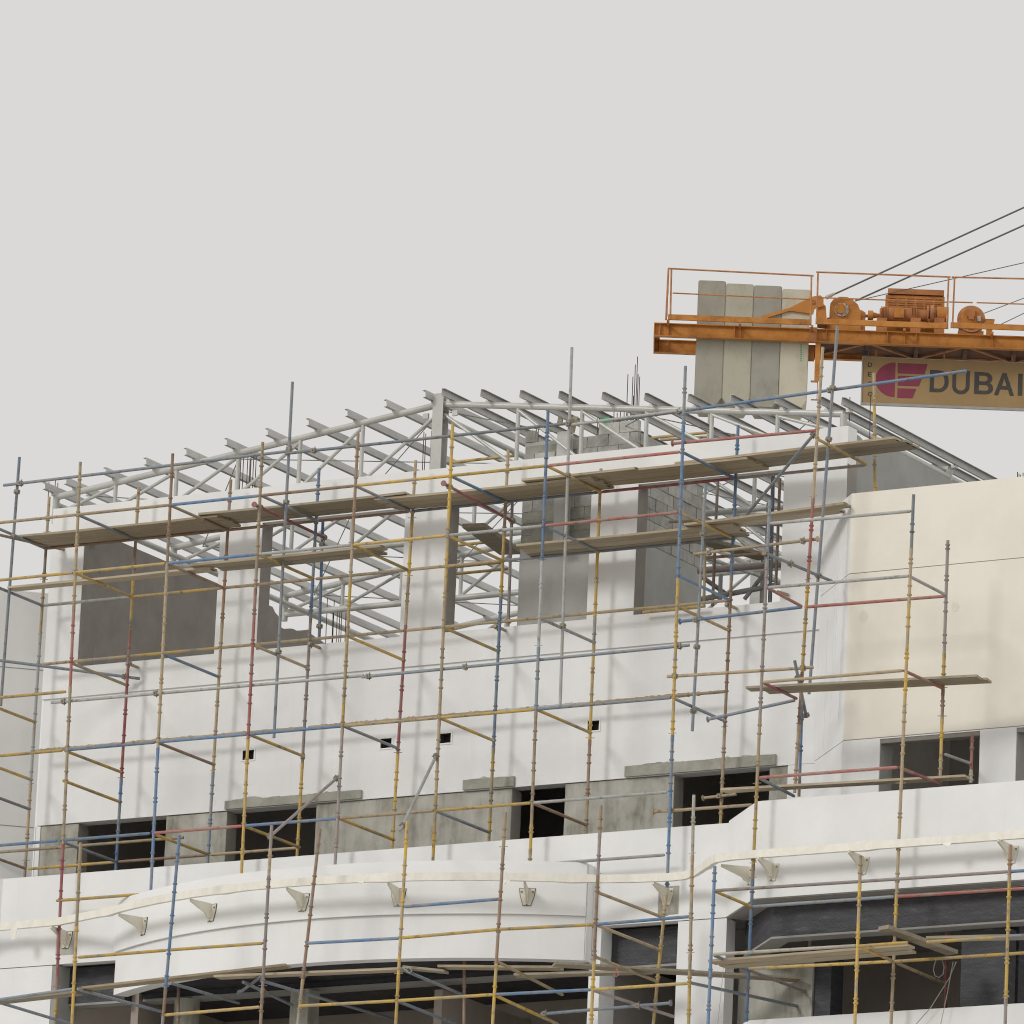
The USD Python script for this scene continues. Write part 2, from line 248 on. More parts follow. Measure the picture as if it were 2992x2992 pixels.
# beige side bay, splayed corner at 45 degrees
def plan_wall(pts, t, z0, z1):
    """Wall along plan points (front line), thickness t to the back (+y side)."""
    line = sg.LineString(pts); poly = line.buffer(t, single_sided=True, join_style=2, cap_style=2)
    return xy(poly, z0, z1)
C0, C1 = (12.93, 2.1), (14.07, .92)
for z0, z1 in ((28.80, 31.483), (31.495, 32.8)):
    bp('bay_splay', plan_wall([C0, C1], .22, z0, z1), 'white')
    bp('bay_wall', box(C1[0]+.001, 21, .92, 1.2, z0, z1), 'beige')
bp('bay_joint_backing', cat_([plan_wall([(12.96, 2.11), (14.08, .95)], .1, 28.7, 32.7), box(C1[0]+.02, 21, .932, 1.1, 28.7, 32.7)]), 'grey_render')
bp('bay_splay', plan_wall([C0, C1], .22, 26.2, 28.788), 'white')
wr = [(14.71, 16.46), (17.09, 18.9)]
bp('bay_lower_wall', xz(rect(C1[0]+.001, 21, 26.2, 28.788).difference(unary_union([rect(a, b, 27.0, 28.77) for a, b in wr])), .921, 1.3), 'white')
for a, b in wr: bp('window_reveal', box(a-.02, a+.004, .94, 1.35, 27.0, 28.76), 'reveal')
bp('bay_roof', cat_([xy(sg.Polygon([(13.1, 2.12), (14.1, 1.21), (21, 1.21), (21, 9), (13.36, 9), (13.36, 2.42)]), 32.35, 32.6)]), 'reveal')
for px_, rr_ in ((('j', 635, 275), .085), (('j', 1375, 200), .075)):
    c_ = aty(px_, .92); ring = [(c_[0]+rr_*math.cos(t)*(.7+.5*float(meshkit.noise(np.array([math.cos(t)*2+5, math.sin(t)*2, c_[0]])))), c_[2]+rr_*1.3*math.sin(t)*(.7+.5*float(meshkit.noise(np.array([math.cos(t)*2, 3, math.sin(t)*2]))))) for t in np.linspace(0, 2*math.pi, 28)[:-1]]
    bp('rough_patch', xz(sg.Polygon(ring), .917, .9195), 'patch_beige')
for f_, za_, zb_ in ((.52, 29.0, 32.5), (.60, 29.6, 32.6), (.80, 29.2, 32.6), (.30, 28.9, 31.0)):
    c_ = np.array(C0)*(1-f_)+np.array(C1)*f_; n_ = np.array([-.72, -.70]); t_ = np.array([.70, -.72])*.006
    pl_ = sg.Polygon([tuple(c_-t_), tuple(c_+t_), tuple(c_+t_+n_*.003), tuple(c_-t_+n_*.003)]); bp('chalk_line', xy(pl_, za_, zb_), 'chalk')
# left wing, mirror splay
bp('wing_splay', plan_wall([(-3.6, .55), (-1.9, 2.1)], .22, 26.2, 32.8), 'wing')
bp('wing_joint', plan_wall([(-3.6, .542), (-1.905, 2.092)], .012, 31.45, 31.465), 'grey_render')
bp('wing_joint', plan_wall([(-3.6, .542), (-1.905, 2.092)], .012, 28.73, 28.745), 'grey_render')
# floors and inner walls
bp('attic_floor', box(-1.88, 13.3, 2.42, 15, 30.55, 30.94), 'reveal')
bp('storey_floor', box(-3, 21, 1.32, 15, 25.95, 26.19), 'reveal')
bp('storey_floor', box(-1.3, 12.9, .51, 1.31, 25.98, 26.18), 'reveal')
bp('ceiling', box(14.1, 21, 1.32, 15, 30.2, 30.5), 'dark_in')
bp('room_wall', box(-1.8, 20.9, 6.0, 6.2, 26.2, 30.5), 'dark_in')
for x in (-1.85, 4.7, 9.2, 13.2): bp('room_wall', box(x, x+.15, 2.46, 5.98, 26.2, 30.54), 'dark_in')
ys = np.linspace(2.42, 11.6, 90)
zt = [33.95 if y < 8.4 else 33.95-.18*abs(math.sin(y*2.3))-.22*float(meshkit.fbm(np.array([y*3, 1, 1.]), 4))*(y > 8.6) for y in ys]
bp('attic_side_wall', yz(sg.Polygon([(2.42, 30.95), (11.6, 30.95)]+list(zip(ys[::-1], zt[::-1]))), -1.62, -1.32), 'grey_render')
ys = np.linspace(2.402, 9.5, 60)
zt = [34.22-.10*math.exp(-((y-2.9)/.35)**2)*abs(math.sin(y*9))+.06*(y > 3.3) for y in ys]
bp('gable_wall', yz(sg.Polygon([(2.402, 30.95), (9.5, 30.95)]+list(zip(ys[::-1], zt[::-1]))), 13.04, 13.335), 'reveal')
# balcony parapet line with splay, and storey below
YP, YR = .3, -.84
ZP0, ZP1 = 25.95, 27.46
bp('parapet', box(-1.25, 12.41, YP, YP+.2, ZP0, ZP1), 'white_b')
bp('parapet', plan_wall([(12.41, YP), (13.52, YR)], .2, ZP0, ZP1+.03), 'white_b')
bp('parapet', box(13.521, 21, YR, YR+.2, ZP0, ZP1+.03), 'white_b')
bp('parapet', plan_wall([(-3.2, -1.55), (-1.25, YP)], .2, ZP0-.0, ZP1), 'white_b')
bp('ground_pier', box(-1.24, -.18, YP+.012, YP+.3, 22, ZP0-.012), 'white_b')
bp('ground_pier', box(11.56, 12.43, YP+.012, YP+.3, 22, ZP0-.012), 'white_b')
bp('ground_pier', box(9.98, 10.18, YP+.012, YP+.5, 22, ZP0-.012), 'white_b')
bp('door_reveal', box(-.179, -.05, YP+.02, YP+.6, 22, ZP0-.014), 'reveal')
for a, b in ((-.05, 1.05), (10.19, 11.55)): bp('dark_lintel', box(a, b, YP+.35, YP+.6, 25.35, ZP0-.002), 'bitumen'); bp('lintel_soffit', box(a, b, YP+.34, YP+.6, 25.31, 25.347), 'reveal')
# painted beam following the right splay, soffit step light grey
def offs(d, z0, z1, t, m, name):
    bp(name, plan_wall([(12.42+.42*d, YP+d), (13.52+.42*d, YR+d), (21, YR+d)], t, z0, z1), m)
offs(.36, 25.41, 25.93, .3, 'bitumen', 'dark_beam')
offs(.35, 25.375, 25.407, .31, 'reveal', 'beam_soffit')
offs(.02, 25.935, 25.948, .34, 'reveal', 'parapet_soffit')
bp('jamb_wall', box(12.44, 13.75, .75, .95, 22, 25.37), 'concrete')
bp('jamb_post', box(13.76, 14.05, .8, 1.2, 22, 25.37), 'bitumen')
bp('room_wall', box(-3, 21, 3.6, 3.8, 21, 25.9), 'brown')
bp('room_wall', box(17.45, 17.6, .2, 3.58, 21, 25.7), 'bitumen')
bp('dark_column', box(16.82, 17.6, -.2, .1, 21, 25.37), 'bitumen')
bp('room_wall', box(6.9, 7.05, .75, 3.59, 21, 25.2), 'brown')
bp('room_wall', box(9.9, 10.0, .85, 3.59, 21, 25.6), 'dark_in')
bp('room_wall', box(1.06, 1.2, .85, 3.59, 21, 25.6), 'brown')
bp('next_parapet', box(13.5, 21, YR, YR+.2, 22, 24.04), 'white_b')
bp('next_parapet', plan_wall([(12.9, -.2), (13.5, YR)], .2, 22, 24.04), 'white_b')
bp('lower_floors', box(-3, 21, 1.0, 15, 0, 21.5), 'white_b')
bp('ground_floor_slab', box(-3, 21, .5, 15, 21.5, 21.9), 'reveal')
# curved balcony front: arc in plan through three measured points
P1, P2, P3 = np.array([1.06, .3]), np.array([5.45, -1.07]), np.array([10.0, .1])
A_ = np.array([P2-P1, P3-P1])*2; cc = np.linalg.solve(A_, [P2@P2-P1@P1, P3@P3-P1@P1]); RC = np.linalg.norm(P1-cc)
t1, t3 = math.atan2(*(P1-cc)[::-1]), math.atan2(*(P3-cc)[::-1])
def arc(r, ta=t1, tb=t3, n=48): return [(cc[0]+r*math.cos(t), cc[1]+r*math.sin(t)) for t in np.linspace(ta, tb, n)]
def arc_wall(r0, r1, z0, z1): return xy(sg.Polygon(arc(r0)+arc(r1)[::-1]), z0, z1)
bp('curved_front', arc_wall(RC+.055, RC-.2, 26.075, 26.93), 'white_b', smooth=20)
bp('curved_front', arc_wall(RC, RC-.25, 25.37, 26.072), 'white_b', smooth=20)
e = np.array(arc(RC+.05)[-1]); e2 = np.array(arc(RC-.22)[-1])
bp('curved_front_return', box(e[0]-.2, e[0]-.01, e[1]+.06, YP-.002, 25.375, 26.925), 'white_b')
bp('curved_front_top', xy(sg.Polygon(arc(RC-.201)+[(9.9, YP-.003), (1.2, YP-.003)]), 26.8, 26.9), 'reveal')
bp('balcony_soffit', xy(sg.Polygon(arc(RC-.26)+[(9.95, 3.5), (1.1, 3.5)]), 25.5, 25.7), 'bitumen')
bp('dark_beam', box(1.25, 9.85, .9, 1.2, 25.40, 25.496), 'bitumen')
bp('beam_soffit', box(1.25, 9.85, .89, 1.2, 25.36, 25.397), 'reveal')
bp('round_column', tube((2.05, 1.0, 21.9), (2.05, 1.0, 25.36), .21, 24), 'concrete', smooth=40)
cx = aty(('K', 1688, 560), .5)[0]
bp('square_column', box(cx-.17, cx+.17, .5, .84, 21.9, 25.3), 'concrete')

# ================================================================ LIFT CORE OF BLOCKS
K = thing('block_lift_core', 'unfinished grey block lift core rising behind the roof truss beside the fourth column', 'lift core')
KX0, KX1, KY, KD = 6.57, 8.72, 3.4, 2.3
obj('concrete_base', box(KX0, KX1, KY, KY+KD, 30.95, 33.15), 'core', K)
obj('mortar_core', box(KX0+.02, KX1-.018, KY+.011, KY+KD-.02, 33.151, 34.9), 'mortar', K)
row = 0; z = 33.165
while z < 34.98:
    h = .19
    x = KX0-(.2 if row % 2 else 0)
    while x < KX1:
        a, b = max(x, KX0), min(x+.39, KX1)
        if b-a > .06 and not (z > 34.8 and random.random() < .45):
            j = random.uniform(-.008, .012)
            obj('block', box(a+.003, b-.003, KY+.004+j, KY+.1, z+.003, z+h+.004), 'block' if row > 2 else 'mortar', K)
        x += .4
    y = KY+.11+(.2 if row % 2 else 0)
    while y < KY+KD and z < 34.8:
        b = min(y+.39, KY+KD)
        if b-y > .06: obj('block', box(KX1-.1, KX1-.006+random.uniform(-.006, .008), y+.003, b-.003, z+.003, z+h+.004), 'block', K)
        y += .4
    z += .2; row += 1
obj('steel_post', cat_([box(7.36, 7.56, KY-.30, KY-.29, 33.0, 35.0), box(7.36, 7.56, KY-.12, KY-.11, 33.0, 35.0), box(7.455, 7.465, KY-.29, KY-.12, 33.0, 35.0)]), 'steel', K)

# ================================================================ ROOF STEEL
RF = thing('steel_roof_frame', 'pale grey tubular steel roof trusses with zinc purlins over the open attic', 'roof frame')
XA, XL, XR, ZA_, ZE = 5.38, -2.2, 12.97, 35.54, 34.64
SL = (ZA_-ZE)/(XA-XL)
zc = lambda x: ZA_-abs(x-XA)*SL
TY = [2.62, 6.37, 10.1, 13.8]
nv = [-1.0, .22, 1.44, 2.66, 3.88]
for Y in TY:
    tr = obj('truss_chord', cat_([tube((XL, Y, ZE), (XA-.06, Y, ZA_), .055, 14), tube((XA+.06, Y, ZA_), (XR, Y, ZE), .055, 14)]), 'steel', RF, smooth=40)
    obj('bottom_chord', tube((XL, Y, ZE-.34), (XR, Y, ZE-.34), .055, 14), 'steel', tr, smooth=40)
    zb = ZE-.34
    for x in (XL, XR): obj('eave_post', tube((x, Y, zb-.12), (x, Y, zc(x)), .06, 12), 'steel', tr, smooth=40)
    obj('ridge_post', cat_([box(XA-.10, XA+.10, Y-.10, Y-.09, zb, ZA_+.17), box(XA-.10, XA+.10, Y+.09, Y+.10, zb, ZA_+.17), box(XA-.006, XA+.006, Y-.09, Y+.09, zb, ZA_+.17)]), 'steel', tr)
    for sgn in (-1, 1):
        xs = [XA+sgn*(XA-v) for v in nv]; ends = XA+sgn*(XA-XL)
        for i, x in enumerate(xs):
            obj('web_post', tube((x, Y, zb), (x, Y, zc(x)), .036, 10), 'steel', tr, smooth=40)
            px = ends if i == 0 else xs[i-1]
            obj('web_diagonal', tube((px+ (0 if i else -sgn*.0), Y, zb+.03), (x-sgn*(-.06 if sgn > 0 else .06)*0, Y, zc(x)-.06), .030, 10), 'steel', tr, smooth=40)
        obj('web_diagonal', tube((xs[-1], Y, zb+.03), (XA+sgn*.08, Y, ZA_-.18), .030, 10), 'steel', tr, smooth=40)
        obj('cleat', cat_([box(XA+sgn*.28-.05, XA+sgn*.28+.05, Y-.02, Y+.02, ZA_-.22, ZA_-.13)]), 'steel', tr)
def channel(x, y0, y1, z, lean, flip):
    """C purlin, 180 x 60, 4 mm sides; lean = roof slope; open side faces outwards."""
    h, f, t = .125, .055, .006; s = flip
    mm = cat_([box(-t/2, t/2, y0, y1, 0, h), box(0, s*f, y0, y1, 0, t), box(0, s*f, y0, y1, h-t, h)])
    a = math.atan(SL)*lean; R = trimesh.transformations.rotation_matrix(a, (0, 1, 0)); mm.apply_transform(R); mm.apply_translation((x, 0, z)); return mm
YPF = TY[0]-.30
pl = [(aty(p, YPF)[0], -1) for p in [('a', 365, 1040), ('a', 535, 1000), ('a', 855, 925), ('a', 1180, 840), ('a', 1505, 765), ('b', 175, 685), ('b', 505, 605), ('b', 835, 525), ('b', 1148, 445), ('b', 1463, 365), ('b', 1777, 290)]]
pl += [(aty(p, YPF)[0], 1) for p in (('c', 245, 275), ('c', 560, 280), ('c', 875, 287), ('c', 1190, 292), ('c', 1538, 297), ('d', 225, 305), ('d', 575, 315), ('d', 920, 320), ('d', 1280, 325), ('d', 1640, 328), ('d', 1815, 330))]
for xx, side in pl:
    p = obj('purlin', channel(xx, YPF, TY[-1]+.4, zc(xx)+.085, side, side), 'purlin', RF)
    obj('purlin_cleat', cat_([box(xx-.045, xx+.035, Y-.045, Y+.055, zc(xx)+.03, zc(xx)+.0815) for Y in TY]), 'purlin', p)
for x in (XL, XR): obj('eave_tie', tube((x, TY[0], ZE-.13), (x, TY[-1], ZE-.13), .05, 12), 'steel', RF, smooth=40)
for x in (XL+.0, XR): obj('lower_tie', tube((x+(.5 if x < 0 else -.5), TY[0], ZE-.36), (x+(.5 if x < 0 else -.5), TY[-1], ZE-.36), .05, 12), 'steel', RF, smooth=40)
obj('eave_tie', tube((XA, TY[0], ZA_-.2), (XA, TY[-1], ZA_-.2), .05, 12), 'steel', RF, smooth=40)
for a, b in zip(TY[:-1], TY[1:]):
    for x0, x1 in ((XL+.6, 1.44), (1.44, XA), (XA, 9.3), (9.3, XR-.6)):
        for p, q in (((x0, a, zc(x0)-.1), (x1, b, zc(x1)-.1)), ((x1, a, zc(x1)-.1), (x0, b, zc(x0)-.1))): obj('brace_rod', tube(p, q, .009, 6), 'rod', RF)

# reinforcement starter bars
def rebars(label, bars, Y, zb):
    t = thing('rebar_bundle', label, 'rebar')
    for p in bars:
        q = aty(p, Y+random.uniform(-.12, .12)); obj('bar', tube((q[0]+.01, q[1], zb), q, .008, 6), 'rebar', t)
rebars('rusty starter bars behind the roof beam just left of the tall slate tube', [('b', x, y) for x, y in ((290, 740), (310, 770), (345, 752), (372, 748), (392, 760), (412, 765), (280, 790), (362, 800))], 2.85, 33.2)
rebars('rusty starter bars beside the tall ridge post of the front roof truss', [('c', x, y) for x, y in ((107, 585), (122, 600), (168, 578), (205, 570), (235, 572), (185, 590))], 2.85, 33.2)
rebars('tallest cluster of rusty bars rising high above the roof from the block lift core', [('c', 1752, 120), ('c', 1792, 140), ('c', 1812, 42), (1863, 1042), ('c', 1847, 140), ('c', 1797, 292), ('c', 1640, 420), ('c', 1666, 430), ('c', 1692, 410), ('c', 1722, 420), ('c', 1752, 390), ('c', 1775, 380), ('c', 1822, 380), ('c', 1835, 120)], 3.75, 34.7)
rebars('few short bent bars at the left eave end of the front roof truss', [('a', 395, 990), ('a', 447, 978), ('a', 467, 995)], 3.2, 34.0)
rebars('rusty bars over the broken attic side wall seen through the second opening', [('g', x, y) for x, y in ((985, 130), (1040, 150), (1065, 240), (1100, 245), (1135, 240), (1030, 250), (1090, 120))], 10.6, 33.6)
rebars('short dark bars on the block lift core left of the green patch', [('c', x, y) for x, y in ((980, 570), (1015, 565), (1030, 560), (1508, 470), (1522, 475))], 3.9, 34.6)
rebars('two bent bars at the broken top of the right gable wall', [('e', 528, 305), ('e', 695, 280)], 3.0, 34.15)
rebars('tiny bar tips just above the beige bay roof at the right edge', [('e', 1880, 908), ('e', 1892, 922), ('e', 1905, 930), ('e', 1925, 915)], 4.0, 32.7)
gp = aty(('c', 1575, 520), 3.5)
obj('green_tag', cat_([box(gp[0]-.09, gp[0]+.09, 3.44, 3.46, gp[2]-.14, gp[2]+.1), box(gp[0]-.02, gp[0]+.0, 3.43, 3.47, gp[2]-.2, gp[2]-.14)]), 'green', None, 'small bright green sheet on top of the block lift core below the purlins', 'sheet')
for pt, qt in ((('c', 1225, 410), ('c', 1200, 520)), (('c', 1330, 460), ('c', 1300, 590))):
    a, b = aty(pt, 3.9), aty(qt, 3.9)
    obj('timber_offcut', obox(a, b, .09, .03, (0, 1, 0)), 'wood1', None, 'short upright timber offcut above the block core, %s' % ('left of the tall grey tube' if pt[1] < 1300 else 'right of the tall grey tube'), 'timber')

# ================================================================ SCAFFOLDS
GX = [-1.79, .008, 1.824, 3.598, 5.402, 7.201, 8.997, 11.47, 13.87]      # k-1, k0 .. k7
DI = 1.778
LV = dict(A=33.5, B=32.505, C=30.979, C5=31.479, CM=30.48, D=29.485, D5=29.98, DM=28.98, E=27.959, F=26.95)
R_ = .0255
def standard(parent, pts, Y, cuts, zoff=0.0, busy=()):
    """A cuplok upright from measured top to bottom; cuts: (photo row, colour) from the top. One mesh per length of colour."""
    top, bot = aty(pts[0], Y), aty(pts[1], Y)
    at = lambda z: bot+(top-bot)*(z-bot[2])/(top[2]-bot[2])
    rows = [S(c[0] if isinstance(c[0], tuple) else (0, c[0]))[1] for c in cuts]
    y0, y1 = S(pts[0])[1], S(pts[1])[1]
    zs = [top[2]+(bot[2]-top[2])*(r-y0)/(y1-y0) for r in rows]+[bot[2]]
    zs[0] = top[2]
    for i, (c, colr) in enumerate(cuts):
        za, zb = zs[i], zs[i+1]
        prof = [(0, R_)]; z0 = zb; L = za-zb
        nz = 33.5-.5*math.ceil((33.5-zb)/.5)+zoff
        for k in range(0, 60):
            zz = nz+.5*k
            if zz > za-.09: break
            if zz < zb+.04: continue
            gap = random.choice((.06, .065, .13, .14, .12))
            for off, r, hh in ((-.035, .041, .03), (gap-.03, .039, .028)):
                t = zz-zb+off
                if t < prof[-1][0]+.004 or t+hh > L-.01: continue
                prof += [(t, R_), (t+.006, r*.86), (t+hh*.6, r), (t+hh, r), (t+hh+.001, R_)]
        if i > 0 and L > .2: prof.append((L-.10, R_)); prof += [(L-.099, .029), (L-.002, .029)] if prof[-1][0] < L-.09 else []
        prof.append((L, R_ if i == 0 else .029))
        p = at(zb); q = at(za)
        mm = tube(p, q, R_, 10, [(t, r) for t, r in prof])
        if i < len(cuts)-1 and random.random() < .75:
            h = random.uniform(-.6, .6); dv = np.array([math.cos(h), math.sin(h), 0])*.07
            mm = cat_([mm, tube(p+dv+[0, 0, .03], p-dv+[0, 0, .03], .006, 6)])
        obj('standard', mm, colr, parent, label=CN[colr]+' upright', smooth=35)
def bar(parent, name, p, q, c, r=R_, crust=False):
    p, q = np.array(p, float), np.array(q, float); d = (q-p)/np.linalg.norm(q-p)
    L = np.linalg.norm(q-p)
    e = .028 if parent is SA else .012
    mid = [(t, r+random.uniform(0, .016)*(random.random() < .6)) for t in np.arange(.08, L-.2, .045)] if crust else []
    mm = tube(p+d*e, q-d*e, r, 10, [(0, .019), (.03, r)]+mid+[(L-2*e-.03, r), (L-2*e, .019)])
    obj(name, mm, c, parent, label=CN[c]+' '+name, smooth=35)
SA = thing('scaffold', 'main scaffold of mixed coloured tubes in front of the open attic and white facade', 'scaffold')
outer = {0: ([(235, 1350), (160.5, 2995)], [(1350, 't'), (1776, 'r'), (2015, 't'), (2473, 'm'), (2890, 'y')]),
 1: ([('a', 1393, 760), ('k', 1215, 875)], [(1325, 'n'), (1651, 't'), (2189, 'b')]),
 2: ([('b', 463, 668), ('l', 290, 735)], [(1292, 't'), (1724, 'r'), (2165, 'y')]),
 3: ([('b', 1233, 598), ('l', 1045, 668)], [(1266.7, 'n'), (1593, 't'), (1702, 'y'), (2135, 'u')]),
 4: ([('c', 340, 510), ('m', 178, 645)], [(1234.8, 'y'), (1760, 't'), (2108, 't'), (2330, 'y')]),
 5: ([('c', 1108, 415), ('m', 960, 655)], [(1200, 'b'), (1644, 'g'), (1896, 's'), (2084, 't'), (2410, 'y'), (2480, 't')]),
 6: ([('d', 560, 55), ('n', 412, 830)], [(1070, 's'), (1245.6, 'b'), (1696.7, 'y'), (2153, 'b')]),
 7: ([(2404, 1014), ('i', 1440, 1700)], [(1014, 't'), (1459, 'r'), (1702, 'y'), (1968, 'n'), (2120, 't')])}
for k, (pts, cuts) in outer.items(): standard(SA, pts, 0.0, cuts, zoff=random.uniform(-.02, .02))
inner = {-1: ([(144, 1452), ('k', 195, 800)], [(1452, 't'), (1560, 'n'), (1700, 't'), (1859, 'g'), (2298, 't'), (2520, 'n')]),
 0: ([('a', 1120, 1030), ('k', 930, 760)], [(1423, 't'), (1600, 'n'), (1700, 'y'), (1845, 'm'), (2280, 'b')]),
 1: ([('a', 1862, 970), ('k', 1670, 700)], [(1401, 'n'), (1823, 't'), (2258, 's')]),
 2: ([('b', 918, 880), ('l', 735, 660)], [(1369, 'b'), (1590, 's'), (1700, 'b'), (1798, 'u'), (2232.6, 'y')]),
 3: ([('b', 1697, 815), ('l', 1500, 600)], [(1345, 't'), (1520, 'y'), (1690, 't'), (1830, 'm'), (2207, 'y')]),
 4: ([('c', 787, 728), ('m', 625, 560)], [(1313.8, 't'), (1480, 'n'), (1570, 'y'), (1747, 'b'), (2187, 'y')]),
 5: ([('c', 1535, 882), ('m', 1410, 480)], [(1369.6, 'y'), (1808, 'g'), (1885, 'y'), (2163.8, 'n'), (2330, 't')]),
 6: ([('d', 985, 530), ('n', 838, 400)], [(1242, 'b'), (1682, 'n'), (2131, 't'), (2330, 'y')]),
 7: ([('e', 722, 110), ('e', 733, 1180)], [(1090, 'y')])}
for k, (pts, cuts) in inner.items(): standard(SA, pts, DI, cuts, zoff=random.uniform(-.02, .02))
def ledg(level, Y, colors, k0=-1, crust=False):
    for i, c in enumerate(colors):
        if c != '-': bar(SA, 'ledger', (GX[k0+1+i], Y, LV[level]), (GX[k0+2+i], Y, LV[level]), c, crust=crust)
ledg('A', 0, 'ttbnyyr-'); ledg('B', 0, 'yybgygr-'); ledg('CM', 0, 'y'); ledg('D', 0, 'ybbbtys'); ledg('E', 0, 'bbrbty g'.replace(' ', '')); ledg('F', 0, '-y'); ledg('F', 0, 'g', 5)
ledg('A', DI, 'nnnnssmu'); ledg('B', DI, 'gyttts'+'s'); ledg('C5', DI, 'tyttttt'); ledg('D5', DI, 'tttttgt', crust=True); ledg('E', DI, 'ynt', -1)
def tran(level, colors, k0=-1):
    for i, c in enumerate(colors):
        if c != '-': bar(SA, 'transom', (GX[k0+1+i], 0, LV[level]), (GX[k0+1+i], DI, LV[level]), c)
tran('A', 'sstssbyby'); tran('B', 'synyyysy'); tran('C', 'tbtyyg', 0); tran('CM', 'y'); tran('C5', 'b', 6); tran('C', 'y', 6); tran('D', 'yynysyys'); tran('DM', 'sy'); tran('E', 'nsyyysn')

SR = thing('scaffold', 'right scaffold standing before the beige bay on the splayed balcony corner', 'scaffold')
YR1, YR2 = -1.15, 0.0
standard(SR, [('d', 1240, 1135), (2180.5, 2985)], YR1, [(1461, 's'), (1644, 'u'), (2106, 't'), (2300, 'y'), (2531, 'n'), (2574.6, 'b')])
standard(SR, [('e', 1042, 1090), (2603.6, 2992)], YR1, [(1445, 's'), (1604, 't'), (1760, 'y'), (2073, 't'), (2300, 't'), (2618, 'y'), (2720, 't')])
standard(SR, [('e', 1318, 1460), ('j', 1255, 1620)], YR2, [(1579, 'u'), (1910, 'y'), (2015, 'n'), (2098.5, 'y')])
standard(SR, [('i', 1500, 990), ('i', 1475, 1730)], YR2+.12, [(2058.7, 'b'), (2280, 'n')])
standard(SR, [('j', 1515, 1230), ('j', 1503, 1620)], .86, [(2146, 'r'), (2250, 'w')])
rl = lambda z: (aty(z, YR1))
for nm, pa, pb, Y, c in (('ledger', (2246, 1530), (2663, 1493.5), YR1, 'g'), ('ledger', (2242, 1717), (2656, 1683), YR1, 'g'), ('ledger', (2350, 1774), (2763, 1741.7), YR2, 'r'),
                         ('ledger', (2227.5, 1993.5), (2640, 1959), YR1, 't'), ('ledger', (2216.7, 2272.5), (2625, 2241.7), YR1, 'r')):
    bar(SR, nm, aty(pa, Y), aty(pb, Y), c)
for pa, pb, c in (((2242, 1717), (2343.5, 1772.5), 'r'), ((2656, 1683), (2763, 1738), 'g'), ((2227.5, 1993.5), (2329, 2042), 'm'), ((2640, 1959), (2759, 2013), 'r'),
                  ((2216.7, 2272.5), (2322, 2327), 's'), ((2625, 2241.7), (2750, 2292), 'm')):
    a = aty(pa, YR1); bar(SR, 'transom', a, aty(pb, YR2), c)
bar(SR, 'transom', aty(('j', 1290, 1390), .03), aty(('j', 1500, 1465), .83), 'g')

SLW = thing('scaffold', 'lower scaffold row standing before the curved balcony front and wrapped rail', 'scaffold')
YL = -2.25; YLI = YL+1.8
low = [([('k', 650, 470), ('k', 580, 1935)], YL, [(2462, 't'), (2700, 'y')]),
 ([('k', 1447, 410), ('k', 1310, 1935)], YL, [(2440.5, 'b'), (2890, 'n'), (2970, 'u')]),
 ([('l', 535, 330), ('l', 445, 1935)], YL, [(2411.6, 'u'), (2480, 't'), (2560, 'u'), (2886, 'n')]),
 ([('l', 925, 355), ('l', 745, 1935)], YL+.15, [(2420.6, 'n'), (2861, 't'), (2960, 'w')]),
 ([('l', 1628, 295), ('l', 1535, 1935)], YL, [(2399, 'y'), (2850, 'y')]),
 ([('m', 765, 225), ('m', 660, 1935)], YL, [(2373.5, 't'), (2480, 'n'), (2817, 'y')]),
 ([('m', 1535, 170), ('m', 1455, 1935)], YL, [(2353.6, 't'), (2430, 'u'), (2560, 'n'), (2810, 'y')]),
 ([('n', 627, 85), ('n', 585, 1935)], YL, [(2323, 'w'), (2500, 't'), (2790, 't'), (2840, 'y')]),
 ([('n', 402, 890), ('n', 300, 1935)], YLI, [(2614, 't'), (2680, 'y')]),
 ([('n', 797, 660), ('n', 742, 1935)], YL, [(2531, 'b')]),
 ([('o', 615, 575), ('o', 568, 1935)], YL, [(2500, 't'), (2580, 'y')]),
 ([('o', 1822, 487), ('o', 1780, 1935)], YL, [(2468.5, 'n'), (2560, 'y'), (2920, 'u')]),
 ([('o', 205, 1235), ('o', 170, 1935)], 1.0, [(2739.5, 'n'), (2840, 't')]),
 ([('o', 1310, 1150), ('o', 1295, 1900)], 1.2, [(2708, 'm')]),
 ([('m', 433, 1410), ('m', 430, 1935)], .0, [(2803, 'n')]),
 ([('k', 1440, 1610), ('k', 1435, 1935)], .2, [(2875, 'n')])]
for pts, Y, cuts in low: standard(SLW, pts, Y, cuts, zoff=random.uniform(.38, .46))
